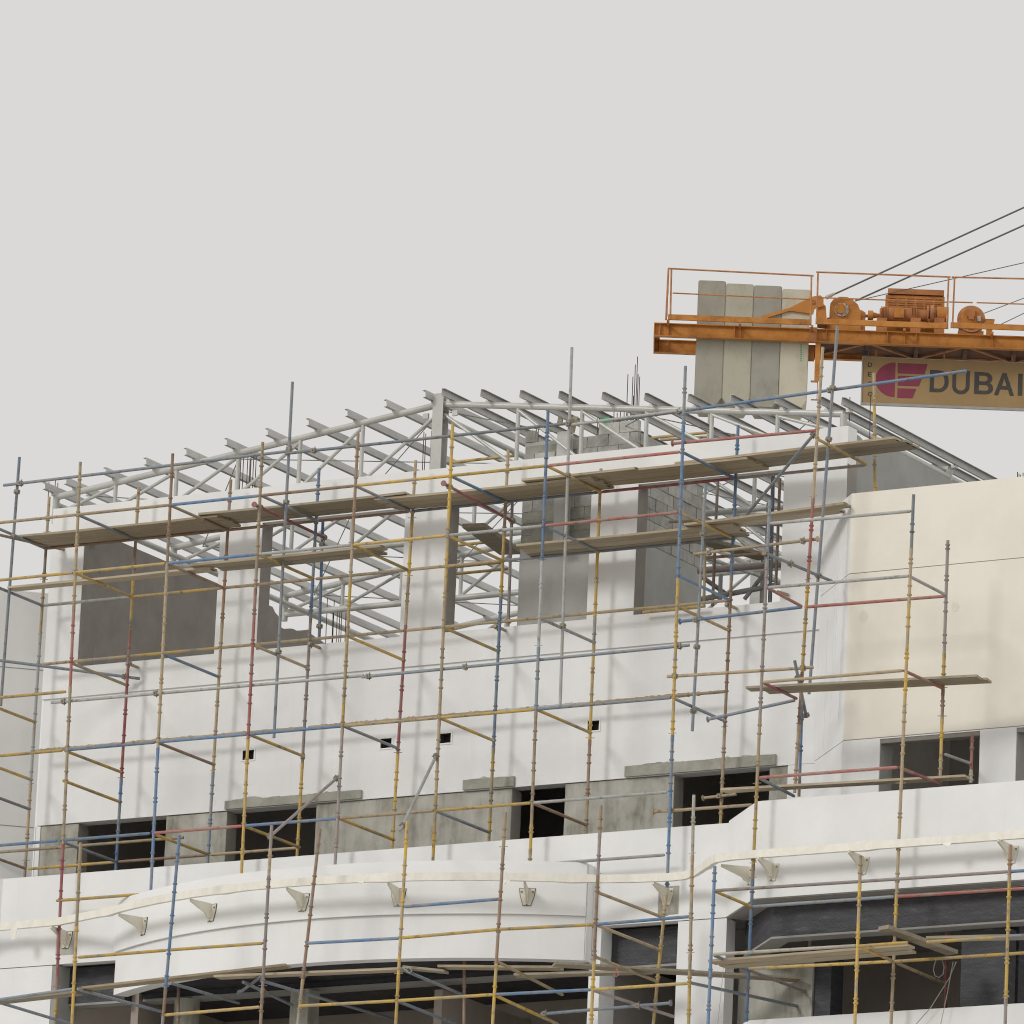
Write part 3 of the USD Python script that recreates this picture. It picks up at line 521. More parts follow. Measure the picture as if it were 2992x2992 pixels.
for pa, pb, Y, c in ((('k', 628, 1395), ('k', 1345, 1337), YL, 'y'), (('k', 1365, 1335), ('l', 470, 1280), YL, 'y'), (('l', 815, 1281), ('l', 1570, 1240), YL, 'b'), (('l', 1580, 1238), ('m', 700, 1170), YL, 'y'),
     (('m', 710, 1169), ('m', 1490, 1130), YL, 'y'), (('m', 1493, 1129), ('n', 605, 1065), YL, 'b'), (('l', 1600, 987), ('m', 720, 924), YL, 'b'), (('k', 1325, 1860), ('l', 445, 1795), YL, 'y'),
     (('l', 750, 1787), ('l', 1540, 1745), YL, 'y'), (('l', 1540, 1745), ('m', 665, 1695), YL, 'y'), (('m', 670, 1695), ('m', 1463, 1655), YL, 'b'), (('m', 1463, 1655), ('n', 597, 1603), YL, 'y'),
     (('n', 775, 1372), ('o', 585, 1300), YL, 'w'), (('o', 590, 1305), ('o', 1000, 1275), YL, 'y'), (('o', 1140, 1272), ('o', 1800, 1230), YL, 'y'), (('o', 1800, 1228), ('o', 2300, 1200), YL, 's'),
     (('n', 1060, 1485), ('o', 875, 1428), YR1, 'y'), (('o', 880, 1428), ('o', 2300, 1335), YR1, 'y'), (('n', 795, 857), ('o', 605, 783), YL, 'u'), (('o', 605, 783), ('o', 1815, 703), YL, 'u'), (('o', 1815, 703), ('o', 2300, 672), YL, 'b'),
     (('n', 1095, 987), ('o', 890, 906), YR1, 's'), (('o', 900, 906), ('o', 2300, 815), YR1, 'r'), (('k', -300, 1777), ('k', 605, 1648), YL, 's')):
    bar(SLW, 'ledger', aty(pa, Y), aty(pb, Y), c)
def trz(pa, Ya, pb, c, Yb=None):
    a = aty(pa, Ya); b = atz(pb, a[2]) if Yb is None else aty(pb, Yb); bar(SLW, 'transom', a, b, c)
for pa, pb, c in ((('n', 800, 862), ('n', 1090, 985), 'y'), (('n', 790, 1378), ('n', 1060, 1495), 's'), (('o', 600, 1305), ('o', 870, 1422), 'y')): trz(pa, YL, pb, c, YR1)
for pa, pb, c in ((('m', 1500, 868), ('n', 378, 1072), 't'), (('m', 1490, 1130), ('n', 355, 1335), 't'), (('m', 1475, 1385), ('n', 338, 1592), 't'), (('m', 690, 1425), ('m', 1230, 1700), 't'), (('m', 672, 1697), ('m', 1190, 1935), 'y')): trz(pa, YL, pb, c, YLI)
for pa, Ya, pb, c, Yb in ((('m', 1455, 1655), YL, ('n', 470, 1875), 'u', .1), (('l', 1560, 1480), YL, ('m', 450, 1710), 's', .1), (('l', 1545, 1745), YL, ('m', 370, 1935), 's', -.3), (('k', 620, 1650), YL, ('k', 1310, 1835), 's', -.2),
     (('k', 1370, 1600), YL, ('k', 1932, 1765), 's', .1), (('o', 905, 1440), YR1, ('o', 1305, 1612), 't', .7), (('n', 1060, 1495), YR1, ('n', 1582, 1690), 'u', 1.0), (('n', 600, 1600), YL, ('n', 1530, 1803), 's', 1.0), (('k', -150, 1715), YL, ('k', 580, 1935), 's', -.4)):
    trz(pa, Ya, pb, c, Yb)

SI = thing('scaffold', 'dark inner prop scaffold standing inside the attic behind the fourth opening', 'scaffold')
for pa, pb, Y, c in ((('d', 722, 1270), ('d', 708, 1990), 2.9, 't'), (('d', 803, 1400), ('d', 778, 1990), 3.6, 'n'), (('d', 1268, 885), ('d', 1240, 1990), 2.7, 's'), (('d', 1322, 960), ('d', 1288, 1840), 3.4, 'n'),
                     (('d', 822, 960), ('d', 800, 1420), 3.7, 'u'), (('d', 1225, 1160), ('d', 1195, 1930), 2.6, 'u'), (('d', 755, 430), ('d', 742, 650), 5.0, 'g')):
    obj('prop', tube(aty(pa, Y), aty(pb, Y), .033 if c == 's' else R_, 10), c, SI, label=CN[c]+' prop', smooth=40)
for pa, pb, Y, c in ((('d', 680, 1300), ('d', 430, 1310), 3.1, 't'), (('d', 690, 1470), ('d', 930, 1440), 3.0, 'u'), (('d', 720, 1600), ('d', 1200, 1565), 3.2, 'n'), (('d', 290, 632), ('d', 740, 590), 5.2, 'y'), (('d', 360, 650), ('d', 960, 610), 5.6, 't'),
                     (('c', 360, 1500), ('c', 700, 1465), 4.6, 'y'), (('c', 350, 1675), ('c', 740, 1635), 4.4, 'y'), (('c', 350, 1730), ('c', 780, 1690), 4.6, 'y'), (('c', 340, 830), ('c', 850, 775), 5.0, 'y')):
    obj('tie_tube', tube(aty(pa, Y), aty(pb, Y), R_, 10), c, SI, label=CN[c]+' tie tube', smooth=40)

for pa, pb, Y, r, c in ((('d', 665, 1705), ('d', 1352, 1650), 4.6, .058, 'u'), (('d', 680, 1935), ('d', 1352, 1810), 4.2, .045, 'g'), (('d', 1035, 1935), ('d', 1215, 1700), 4.2, .035, 'g'), (('d', 845, 1735), ('d', 838, 1935), 4.2, .036, 'g'),
                        (('d', 690, 1590), ('d', 1352, 1810), 5.2, .03, 'g'), (('d', 950, 1410), ('d', 1100, 1545), 5.0, .035, 'g'), (('d', 700, 1760), ('d', 900, 1900), 5.0, .04, 'u'), (('d', 760, 1330), ('d', 1352, 1320), 5.4, .05, 'g')):
    obj('tie_tube', tube(aty(pa, Y), aty(pb, Y), r, 10), c, SI, label=CN[c]+' tie tube', smooth=40)
# loose tubes clamped on the scaffold
def clamp(p, d, parent):
    d_, s, u = frame_of(d)
    obj('clamp', cat_([obox(p-d_*.035, p+d_*.035, .075, .075), tube(p-s*.065, p+s*.065, .01, 6), tube(p-u*.065+d_*.02, p+u*.065+d_*.02, .01, 6)]), 'clamp', parent)
def loose(a, b, c, label, clamps=(), flange=0, r=R_, name='loose_tube'):
    t = thing(name, label, 'scaffold tube'); a, b = np.array(a), np.array(b); d = (b-a)/np.linalg.norm(b-a)
    o = obj('tube', tube(a, b, r, 10), c, t, smooth=40)
    for f in clamps: clamp(a+(b-a)*f, d, t)
    if flange:
        e = a if flange < 0 else b
        obj('end_plate', tube(e-d*.006, e+d*.006, .05, 10), c, t)
    return t
loose(aty((57, 1336), .65), aty((2, 2062), .65), 's', 'tall slate grey plain tube, leftmost upright in the picture', (.14, .32))
loose(aty((854.7, 1116), .7), aty((800.4, 2156), .7), 's', 'tall slate grey plain tube rising above the roof truss between second and third coloured uprights', (.19, .34, .76))
loose(aty((1671, 1015), .68), aty((1636.6, 2060.5), .68), 'g', 'tall grey plain tube rising beside the bright blue upright', (.21, .36, .78))
loose(aty((2447, 952), .55), aty((2364, 2028), .55), 's', 'tall slate plain tube rising in front of the crane winch', (.17, .31, .68))
loose(aty(('d', 722, 1010), .6), aty(('i', 615, 1203), .6), 's', 'slate plain tube hanging in front of the fourth opening down to the facade', (.2, .66, .92))
loose(aty((10.9, 1418), .6), aty((845, 1318), .6), 's', 'long slate rail tube along the top left, in front of the rising truss chord', (.06,))
loose(aty((835, 1325), .58), aty((1670, 1236), .58), 's', 'long rail tube crossing the ridge post, middle length of the top rail', (.1, .99))
loose(aty((1655, 1243), .6), aty((2010, 1197), .6), 'g', 'grey rail tube crossing the tall rebar cluster')
loose(aty((1815, 1226), .62), aty((2823, 1084), .62), 'b', 'long blue rail tube ending in front of the crane sign lettering', (.17, .61))
loose(aty((1965, 1296), .06), aty((2384, 1258), .06), 'r', 'red tube with end plate just below the top rail right of the blue upright', (), -1)
loose(aty((2383, 1263), .05), aty((2183, 1502), 1.6), 's', 'slate diagonal brace tube running down left behind the upper plank', (.03,))
loose(aty((150, 2053), .06), aty((1062, 1974), .06), 'g', 'long grey tube under the facade groove, left length', (.04, .34))
loose(aty((1058, 1978), .05), aty((2014, 1885), .05), 's', 'long slate tube under the facade groove, right length with open end', (.02, .32, .97))
loose(aty((1950, 1977), .06), aty((2376, 1950), .06), 't', 'short tan tube clamped to two uprights above the small right platform', (.05, .93))
loose(aty((1986.6, 1816), .05), aty((2342, 1774), .05), 'b', 'blue tube with end plate right of the fourth opening sill', (.13,), -1)
loose(aty((2068, 2102), .0), aty((2322, 2046), .0), 's', 'slate tube with end plate under the small right platform', (), -1)
loose(aty((2028, 1619), .06), aty((2389, 1575), .06), 't', 'tan tube with end plate crossing in front of the fourth opening', (.12, .88), 1)
a = aty((2235, 1615), -1.2); loose(a, aty((2430, 1698), .9), 's', 'slate tube running back towards the splay corner of the beige bay', (.0, .38, .8))
loose(aty((2321.7, 1930), -.2), aty((2356, 2093), .25), 's', 'short dark tube leaning across an upright at the right platform', (.3, .98))
loose(aty((1910, 2372), .08), aty((2196, 2352), .08), 't', 'tan tube with end plate in front of the far dark window beside the parapet splay', (.17,), -1)
loose(aty((2055, 2332), 1.72), aty((2150, 2321), 1.72), 't', 'short tan tube end with plate in the dark window under the plank', (.5,), -1)
loose(aty((988, 2270), .05), aty((785, 2447), YL+.05), 'u', 'mauve grey diagonal brace tube over the second dark window', (.02, .98))
loose(aty((1280, 2196), .05), aty((1169, 2428), YL+.05), 'g', 'steep pale grey diagonal brace tube in front of the concrete storey', (.06, .93))
b = aty((409, 1983), 2.02); loose(aty((-60, 1922), .4), b, 's', 'slate tube slanting from the left edge to the facade under the first sill', (.9,))
loose(aty((-40, 1554), .3), aty((292, 1630), 2.95), 'n', 'brown red tube slanting into the first opening under the plank', (.98,))
loose(aty((743, 1474), -.12), aty((951, 1572), 2.5), 'm', 'maroon tube with a red end plate poking out at the third upright', (.08, .98), -1)
loose(aty((1296, 1412), -.12), aty((1501, 1525), 2.5), 'm', 'maroon tube with end plate poking out at the fifth upright', (.08, .98), -1)
for p, q, w in (((377, 1930), (402, 1950), 'first opening'), ((918, 1880), (934, 1893), 'second opening'), ((1460, 1824), (1476, 1842), 'third opening'), ((2131, 1762), (2151, 1778), 'fourth opening')):
    z_ = aty(q, 2.07); loose(z_+np.array([-.0, -.34, 0]), z_, 't', 'short tan tie tube butting on the facade below the sill of the %s' % w, (.2,), 0, .026, 'tie_stub')
loose(aty(('a', 790, 1400), 2.75), aty(('f', 752, 690), 2.75), 'g', 'upright grey tube inside the first opening', (.3,))
loose(aty(('b', 950, 1240), 2.65), aty(('g', 918, 460), 2.65), 'b', 'upright blue tube inside the second opening', (.25, .9))
loose(aty(('c', 822, 1080), 2.65), aty(('h', 785, 370), 2.65), 'u', 'upright mauve tube inside the third opening', (.2, .95))
loose(aty((1878, 1789), 1.95), aty((2060, 1771), 1.95), 'y', 'short yellow tube along the sill of the fourth opening')
loose(aty((-40, 2493), 1.5), aty((536, 2447), 1.5), 't', 'tan tube in front of the first dark window with an open end')
loose(aty(('l', 305, 1593), -1.9), aty(('l', 700, 1780), .4), 's', 'slate tube under the curved front pointing into the dark, lower of two', (.4,))
loose(aty(('l', 448, 1582), -1.95), aty(('l', 1535, 1900), 1.6), 's', 'long slate tube running back under the curved front past the pale column', (.3,))
loose(aty(('l', 455, 1545), -2.1), aty(('l', 278, 1680), -1.2), 's', 'short slate tube with an end plate leaning down left under the curved front', (), 1)
loose(aty(('m', 1050, 1852), -1.2), aty(('n', 440, 1763), -1.2), 's', 'slate blue tube with couplers low under the right doorway', (.03, .75), 1)

# planks
def plank(x0, x1, y0, w, z, label, m='wood0', rot=0.0, tilt=0.0, th=.037):
    L = x1-x0; n = 10
    b = trimesh.creation.box(extents=(L, w-.006, th)); b = b.subdivide_to_size(max(L/n, w))
    v = b.vertices.copy(); s = random.randint(0, 99)
    v[:, 2] += -.014*np.cos(v[:, 0]/L*math.pi)*random.uniform(.2, 1)+.01*(meshkit.noise(np.stack([v[:, 0]*.9, v[:, 1]*3, v[:, 0]*0+s], 1))-.5)
    v[:, 0] += np.where(np.abs(v[:, 0]) > L*.49, .02*np.sin(v[:, 1]*25+s), 0)
    b.vertices = v; b.apply_transform(trimesh.transformations.rotation_matrix(rot, (0, 0, 1))); b.apply_transform(trimesh.transformations.rotation_matrix(tilt, (0, 1, 0)))
    b.apply_translation(((x0+x1)/2, y0+w/2, z+th/2))
    return obj('plank', b, m, None, label, 'plank', 'scaffold planks')
WW = ('front', 'middle', 'rear')
def run(x0, x1, y0, z, where, n=3, w=.245, jit=.05, rot=0):
    for i in range(n):
        if isinstance(rot, float) and rot: pass
        plank(x0+random.uniform(-jit, jit), x1+random.uniform(-jit, jit), y0+i*w, w, z+random.uniform(0, .004), '%s weathered plank of the upper walkway %s' % (WW[i] if n == 3 else ('front', 'rear')[i], where), 'wood%d' % random.choice((0, 0, 1, 2)), rot)
zA, zB = LV['A']+.026, LV['B']+.026
run(-1.86, 2.1, 1.04, zA, 'in front of the first opening')
run(1.72, 5.72, .99, zA+.046, 'in front of the second opening')
run(5.15, 9.25, 1.03, zA, 'in front of the third opening')
run(9.16, 12.12, 1.0, zA+.046, 'in front of the fourth opening', jit=.03)
run(10.7, 14.85, .96, zA+.002 if False else zA+.094, 'reaching to the right gable corner', rot=-.045)
plank(8.0, 10.1, .93, .22, zA+.046, 'single pale plank lapped over the walkway joint beside the bright blue upright', 'wood2')
plank(-1.76, 2.25, .62, .25, zB, 'single thin plank of the lower walkway before the first opening', 'wood2')
plank(1.95, 5.62, .52, .25, zB+.046, 'front plank of the lower walkway ending before the third column', 'wood0')
plank(2.3, 5.45, .78, .25, zB+.046, 'rear plank of the lower walkway ending before the third column', 'wood1')
for i in range(3): plank(7.86-.06*i, 11.85-.05*i, 1.1+.25*i, .245, zB+.0, '%s plank of the lower walkway before the lift core' % WW[i], 'wood%d' % (0, 2, 1)[i])
for i in range(2): plank(11.0, 14.05-.25*i, .86+.25*i, .245, zB+.05, '%s plank of the lower walkway running into the splay of the beige bay' % ('front', 'rear')[i], 'wood%d' % (0, 2)[i], .16*0-.10)
zr = aty((2227.5, 1993.5), YR1)[2]+.03
p0, p1 = atz(('i', 1045, 850), zr), atz(('j', 1550, 755), zr)
def plank_pp(p0, p1, w, label, m, z=None, side=1, th=.037):
    p0, p1 = np.array(p0), np.array(p1); d = (p1-p0)/np.linalg.norm(p1-p0); s = np.array([-d[1], d[0], 0]); s /= np.linalg.norm(s)
    b = obox(p0+s*w/2*side, p1+s*w/2*side, w-.006, th); return obj('plank', b, m, None, label, 'plank', 'scaffold planks')
plank_pp(p0, p1, .24, 'front plank of the small platform before the beige wall', 'wood1')
dv = np.array([.05, .245, 0]); plank_pp(p0+dv*[4, 1, 1], p1+dv, .24, 'rear plank of the small platform before the beige wall', 'wood0')
zd = aty((2216.7, 2272.5), YR1)[2]+.03
plank_pp(atz(('i', 840, 1672), zd), atz(('j', 1455, 1562), zd), .23, 'long plank at the bottom of the beige scaffold reaching into the right dark window', 'wood2')
zl = 24.97
def pl_y(pa, pb, Y, Yb, w, label, m): plank_pp(aty(pa, Y), aty(pb, Yb), w, label, m)
pl_y(('k', -200, 1762), ('k', 600, 1672), YL+.1, YL+.1, .24, 'plank at the bottom left corner beside the yellow upright', 'wood1')
pl_y(('k', 620, 1642), ('l', 640, 1452), YL+.1, -1.75, .24, 'long plank under the left end of the curved front', 'wood0')
pl_y(('l', 65, 1545), ('l', 1580, 1482), -2.05, -2.05, .22, 'long plank under the middle of the curved front, left length', 'wood2')
pl_y(('l', 1590, 1468), ('m', 265, 1500), -2.0, -1.9, .22, 'short plank lapping at the yellow upright under the curved front', 'wood1')
pl_y(('m', 215, 1462), ('m', 1200, 1470), -1.95, -1.5, .24, 'long plank under the right end of the curved front', 'wood0')
pl_y(('m', 1170, 1437), ('n', 1495, 1560), -2.0, .55, .3, 'pale plank slanting back past the white pier to the jamb', 'wood1')
pl_y(('m', 830, 1530), ('n', 270, 1500), -1.1, -.5, .24, 'short grey plank under the right end of the curved front, behind another', 'wood1')
pl_y(('n', 740, 1422), ('o', 990, 1292), -2.0, -2.0, .26, 'front plank of the lower right platform before the dark beam', 'wood0')
pl_y(('n', 830, 1455), ('o', 1000, 1330), -1.7, -1.7, .26, 'rear plank of the lower right platform before the dark beam', 'wood2')
pl_y(('o', 1140, 1232), ('o', 2300, 1205), -1.9, -1.9, .3, 'wide plank at the right edge of the lower platform', 'wood1')
plank_pp(aty(('o', 840, 1145), -2.2), aty(('o', 1400, 1350), -.9), .24, 'grey plank lying crosswise over the lower right platform', 'wood1', th=.06)
plank_pp(aty(('c', 600, 1335), 3.0), aty(('c', 900, 1555), 5.0), .4, 'broad dark board lying crosswise inside the third opening', 'wood1', th=.07)
plank_pp(aty(('d', 720, 1440), 2.7), aty(('d', 1260, 1590), 4.4), .3, 'dark board lying crosswise among props in the fourth opening', 'wood1', th=.06)
wp = aty(('i', 1335, 90), 2.0); obj('wood_chip', obox(wp+[-.06, -.05, .02], wp+[.08, .08, -.02], .05, .035), 'wood1', None, 'small dark wood offcut stuck on the white wall under the red transom', 'offcut')

# ropes
def rope(pts, Y, m, r, label): obj('rope', path_tube([aty(p, Y) for p in pts], r, 5), m, None, label, 'rope')
rope([('o', 1385, 1430), ('o', 1330, 1560), ('o', 1180, 1800), ('o', 1060, 1935)], -.95, 'rope', .007, 'thin pale rope hanging from the crosswise plank to lower left')
rope([('o', 1360, 1430), ('o', 1310, 1700), ('o', 1260, 1935)], -.97, 'rope', .006, 'thin pale rope hanging steeply from the crosswise plank')
rope([('o', 1220, 1420), ('o', 1200, 1490), ('o', 1215, 1545), ('o', 1245, 1557), ('o', 1280, 1530), ('o', 1288, 1470), ('o', 1270, 1415)], -.95, 'rope', .006, 'loop of pale rope under the crosswise plank')
rope([('n', 868, 1440), ('n', 850, 1650), ('n', 820, 1935)], -1.9, 'rope', .004, 'thin string hanging from the lower platform before the white pier')
rope([('m', 1665, 1480), ('m', 1640, 1535), ('m', 1655, 1552), ('m', 1678, 1535), ('m', 1662, 1480)], -1.6, 'pink', .006, 'small pink rope loop on the slanting plank')
rope([('l', 1590, 1470), ('l', 1615, 1500), ('l', 1640, 1470), ('l', 1668, 1505), ('l', 1640, 1520), ('l', 1600, 1480)], YL-.02, 'rope', .007, 'grey rope lashing at the yellow upright under the curved front')

# ================================================================ WRAPPED RAIL WITH BRACKETS
W_ = thing('wrapped_rail', 'cream film wrapped handrail channel following the balcony front on brackets', 'rail')
zp = aty(('k', 480, 1106), -.15)[2]
line = [(-4.2, -1.9), (-1.4, -.12), (-.95, -.08), (.25, -.16)]+arc(RC+.56, t1+.10, t3-.08, 30)+[(10.5, -.34), (11.0, -.2), (11.6, -.11), (11.9, -.13), (12.2, -.32), (12.75, -.88), (13.0, -1.12), (13.3, -1.2), (13.8, -1.21), (21, -1.2)]
ls = sg.LineString(line)
Ls = ls.length; seg = 14
cuts_ = np.linspace(0, Ls, seg+1)
for i in range(seg):
    ss = np.linspace(max(cuts_[i]-.02, 0), cuts_[i+1], 40); pts = [ls.interpolate(s) for s in ss]
    V = []; F = []
    for j, (s, p) in enumerate(zip(ss, pts)):
        a, b = ls.interpolate(max(s-.08, 0)), ls.interpolate(min(s+.08, Ls)); d = np.array([b.x-a.x, b.y-a.y]); d /= np.linalg.norm(d); nrm = np.array([-d[1], d[0]])
        k = .006*(meshkit.noise(np.array([[s*9, 0, 0], [s*9, 5, 0], [s*9, 9, 0], [s*9, 13, 0]]))-.5)*2
        bul = .012*max(0, math.sin(s*2.1+1))**14
        for (o, h), e in zip(((-.035, -.062), (.035, -.062), (.035, .062), (-.035, .062)), k):
            q = np.array([p.x, p.y])+nrm*(o*(1+abs(e)*8)+math.copysign(bul, o)); V.append((q[0], q[1], zp+h*(1+e*6)+math.copysign(bul, h)))
        if j:
            o0 = (j-1)*4
            for k4 in range(4): F.append((o0+k4, o0+(k4+1) % 4, o0+4+(k4+1) % 4)); F.append((o0+k4, o0+4+(k4+1) % 4, o0+4+k4))
    n_ = len(V); F += [(0, 2, 1), (0, 3, 2), (n_-4, n_-3, n_-2), (n_-4, n_-2, n_-1)]
    mm = trimesh.Trimesh(V, F, process=False); mm.fix_normals(); obj('wrapped_length', mm, 'wrap', W_)
    e_ = ls.interpolate(cuts_[i+1]); 
def bracket(x, y, n, seal=False):
    """Tapered arm from the wall point (x, y) along the outward normal n, with a kite-shaped back plate."""
    n = np.array(n)/np.linalg.norm(n); t = np.array([-n[1], n[0]])
    def tr(pl, depth, off):      # outline in (along n, z)
        m = trimesh.creation.extrude_polygon(sg.Polygon(pl), depth, engine='earcut'); v = m.vertices
        return trimesh.Trimesh(np.stack([x+n[0]*v[:, 0]+t[0]*(v[:, 2]+off), y+n[1]*v[:, 0]+t[1]*(v[:, 2]+off), v[:, 1]], 1), m.faces, process=False)
    def face(pl, o0, o1):        # outline in (along t, z), from o0 to o1 along n
        m = trimesh.creation.extrude_polygon(sg.Polygon(pl), o1-o0, engine='earcut'); v = m.vertices
        return trimesh.Trimesh(np.stack([x+t[0]*v[:, 0]+n[0]*(o0+v[:, 2]), y+t[1]*v[:, 0]+n[1]*(o0+v[:, 2]), v[:, 1]], 1), m.faces, process=False)
    top = zp-.064; q8 = .86
    arm = tr([(.0, top), (.47, top), (.47, top-.04), (.14, top-.17), (.10, top-.22), (0, top-.25)], .035, -.0175)
    kq = 1
    br = obj('bracket', arm, 'cream', W_)
    kite = [(a*.86, top+(z-top)*.92) for a, z in [(-.14, top-.02), (.14, top-.02), (.125, top-.14), (.07, top-.31), (-.07, top-.31), (-.125, top-.14)]]
    obj('back_plate', face(kite, .006, .02), 'cream', br)
    k2 = [(a*1.10, top-.165+(z-top+.165)*1.07) for a, z in kite]
    if seal: obj('sealant_edge', face(k2, -.004, .007), 'sealant', br)
    obj('bolts', cat_([face([(a-.012, z-.012), (a+.012, z-.012), (a+.012, z+.012), (a-.012, z+.012)], .02, .035) for a, z in ((-.09, top-.07), (.09, top-.07), (0, top-.28))]), 'clamp', br)
bracket(.07, YP-.002, (0, -1), True)
for px in (1.93, 3.62, 5.5, 7.2, 9.2):
    tt = math.acos(max(-1, min(1, (px-cc[0])/(RC+.055)))); nn = (math.cos(tt), -math.sin(tt)); bracket(cc[0]+(RC+.055)*nn[0], cc[1]+(RC+.055)*nn[1], nn, True)
bracket(11.35, YP-.002, (0, -1)); 
n45 = np.array([-1.14, -1.11]); bracket(12.41+1.11*.85, YP-1.14*.85, n45)
for px in (13.83, 15.4, 17.95): bracket(px, YR-.002, (0, -1))
def flap(p, w, h, seed):
    q = aty(p, 0); best = min(np.linspace(0, Ls, 900), key=lambda t_: abs(((np.array([ls.interpolate(t_).x, ls.interpolate(t_).y, zp])-CAM)@RGT)/((np.array([ls.interpolate(t_).x, ls.interpolate(t_).y, zp])-CAM)@_w)*FOC+1496-S(p)[0]))
    c_ = ls.interpolate(best); d_ = ls.interpolate(min(best+.05, Ls)); dd = np.array([d_.x-c_.x, d_.y-c_.y, 0]); dd /= np.linalg.norm(dd); nn = np.array([dd[1], -dd[0], 0])
    nx_, nz_ = 7, 6; V = []; F = []
    for a in range(nx_):
        for b in range(nz_):
            fx, fz = a/(nx_-1)-.5, b/(nz_-1); k = meshkit.noise(np.array([a*.9+seed*7, b*.9, seed*3.]))-.5
            V.append(np.array([c_.x, c_.y, zp-.05])+dd*w*fx*(1-.55*fz)+nn*(.042+.05*k*fz+.01*fz)+Zup*(-h*fz*(1+.5*k)))
    for a in range(nx_-1):
        for b in range(nz_-1):
            i0 = a*nz_+b; F += [(i0, i0+1, i0+nz_), (i0+1, i0+nz_+1, i0+nz_)]
    V = np.array(V); V2 = V+nn*.004; n0 = len(V); F2 = [(x+n0, z+n0, y+n0) for x, y, z in F]
    obj('loose_film', trimesh.Trimesh(np.vstack([V, V2]), F+F2, process=False), 'wrap', W_, smooth=60)
Zup = np.array([0, 0, 1.0])
for i_, (p_, w_, h_) in enumerate(((('k', 125, 1160), .14, .2), (('l', 1270, 770), .1, .05), (('m', 775, 790), .14, .08), (('o', 1320, 480), .16, .07))): flap(p_, w_, h_, i_)
obj('concrete_patch', cat_([box(11.2, 11.56, YP-.012, YP-.0005, zp-.5, zp-.05)]), 'concrete', B)
obj('concrete_patch', cat_([box(-.12, .25, YP-.006, YP-.0005, zp-.46, zp-.08)]), 'concrete', B)

# ================================================================ TOWER CRANE COUNTER-JIB
CD = 184.0
O = CAM+ray(('P', 105, 575))/np.linalg.norm(ray(('P', 105, 575)))*CD
th = math.radians(30.571-1.4)
U = np.array([math.cos(th), math.sin(th), 0]); N = np.array([-U[1], U[0], 0]); Zv = np.array([0, 0, 1.0])
def KP(p, w=0.0):
    d = ray(p); q = CAM+d*((O+N*w-CAM)@N)/(d@N); r = q-O; return r@U, r[2]
def KW(u, w, h): return O+U*u+N*w+Zv*h
T4 = np.eye(4); T4[:3, 0], T4[:3, 1], T4[:3, 2], T4[:3, 3] = U, N, Zv, O
def cbox(u0, u1, w0, w1, h0, h1): b = box(u0, u1, w0, w1, h0, h1); b.apply_transform(T4); return b
def cext(poly, w0, w1):
    m = trimesh.creation.extrude_polygon(poly, abs(w1-w0), engine='earcut'); v = m.vertices
    q = np.stack([v[:, 0], min(w0, w1)+v[:, 2], v[:, 1]], 1); m = trimesh.Trimesh(q, m.faces[:, ::-1], process=False); m.apply_transform(T4); m.fix_normals(); return m
def ctube(a, b, r, n=10): return tube(KW(*a), KW(*b), r, n)
CR = thing('crane_counter_jib', 'orange tower crane counter jib with walkway rails and winches behind the roof', 'crane')
UE = 16.0
hb = KP(('P', 105, 695))[1]          # bottom of the front beam
JT = 1.45                             # width of the jib
def ibeam(w, name):
    f = .15
    o = obj(name, cat_([cbox(0, UE, w-.006, w+.006, hb+.02, -.02), cbox(0, UE, w-f/2, w+f/2, -.02, 0), cbox(0, UE, w-f/2, w+f/2, hb, hb+.02)]), 'orange', CR)
    us = [KP(('P', x, 640))[0] for x in (150, 226, 830, 885, 1530, 1570)]+[KP(('Q', x, 720))[0] for x in (105, 670, 830, 935, 1640)]
    for u in us: obj('stiffener', cbox(u-.008, u+.008, w-.07, w+.07, hb+.021, -.021), 'orange', o)
ibeam(0, 'jib_beam'); ibeam(JT, 'jib_beam')
obj('end_beam', cat_([cbox(-.02, .0, -.075, JT+.075, hb, 0), cbox(0, .12, -.0, JT, -.022, -.002)]), 'orange', CR)
uj = KP(('P', 1545, 640))[0]
obj('splice_plate', cbox(uj-.09, uj+.09, -.10, -.076, hb-.01, .02), 'orange_dk', CR)
for u in np.arange(uj+.15, UE, 1.15):
    obj('cross_member', cbox(u-.05, u+.05, .08, JT-.08, hb+.03, hb+.1), 'rust_dark', CR)
us = np.arange(uj+.15, UE, 1.15)
for i, u in enumerate(us[:-1]):
    obj('jib_diagonal', ctube((u, .1 if i % 2 else JT-.1, hb+.06), (us[i+1], JT-.1 if i % 2 else .1, hb+.06), .03, 8), 'rust_rail', CR)
obj('walkway_deck', cbox(uj+.2, UE, .09, JT-.09, hb+.12, hb+.15), 'rust_dark', CR)
u0 = KP(('P', 1490, 800))[0]
obj('hanging_plate', cbox(u0, uj+.05, .35, .38, hb-.36, hb-.002), 'orange_dk', CR)
# toe boards, posts and rails
WF = -.5
def toe(pa, pb, name='toe_board'):
    a, b = KP(pa, WF), KP(pb, WF); hh = (a[1]+b[1])/2
    obj(name, cat_([cbox(a[0], b[0], WF-.006, WF, hh-.11, hh+.02), cbox(a[0], b[0], WF, WF+.05, hh-.11, hh-.104), cbox(a[0], b[0], WF, WF+.05, hh+.014, hh+.02)]), 'orange', CR); return hh
h1 = toe(('P', 225, 503), ('P', 1532, 545)); toe(('Q', 10, 545), ('Q', 1235, 590)); toe(('Q', 1255, 588), ('Q', 2300, 612))
for p in (('P', 225, 560), ('P', 880, 580), ('P', 1535, 600), ('Q', 830, 620), ('Q', 1640, 650), ('Q', 2200, 640)):
    u, h = KP(p, WF); obj('walkway_bracket', cat_([cbox(u-.03, u+.03, WF, -.08, h1-.16, h1-.111), cbox(u-.025, u+.025, -.1, -.078, -.02, h1-.1)]), 'orange_dk', CR)
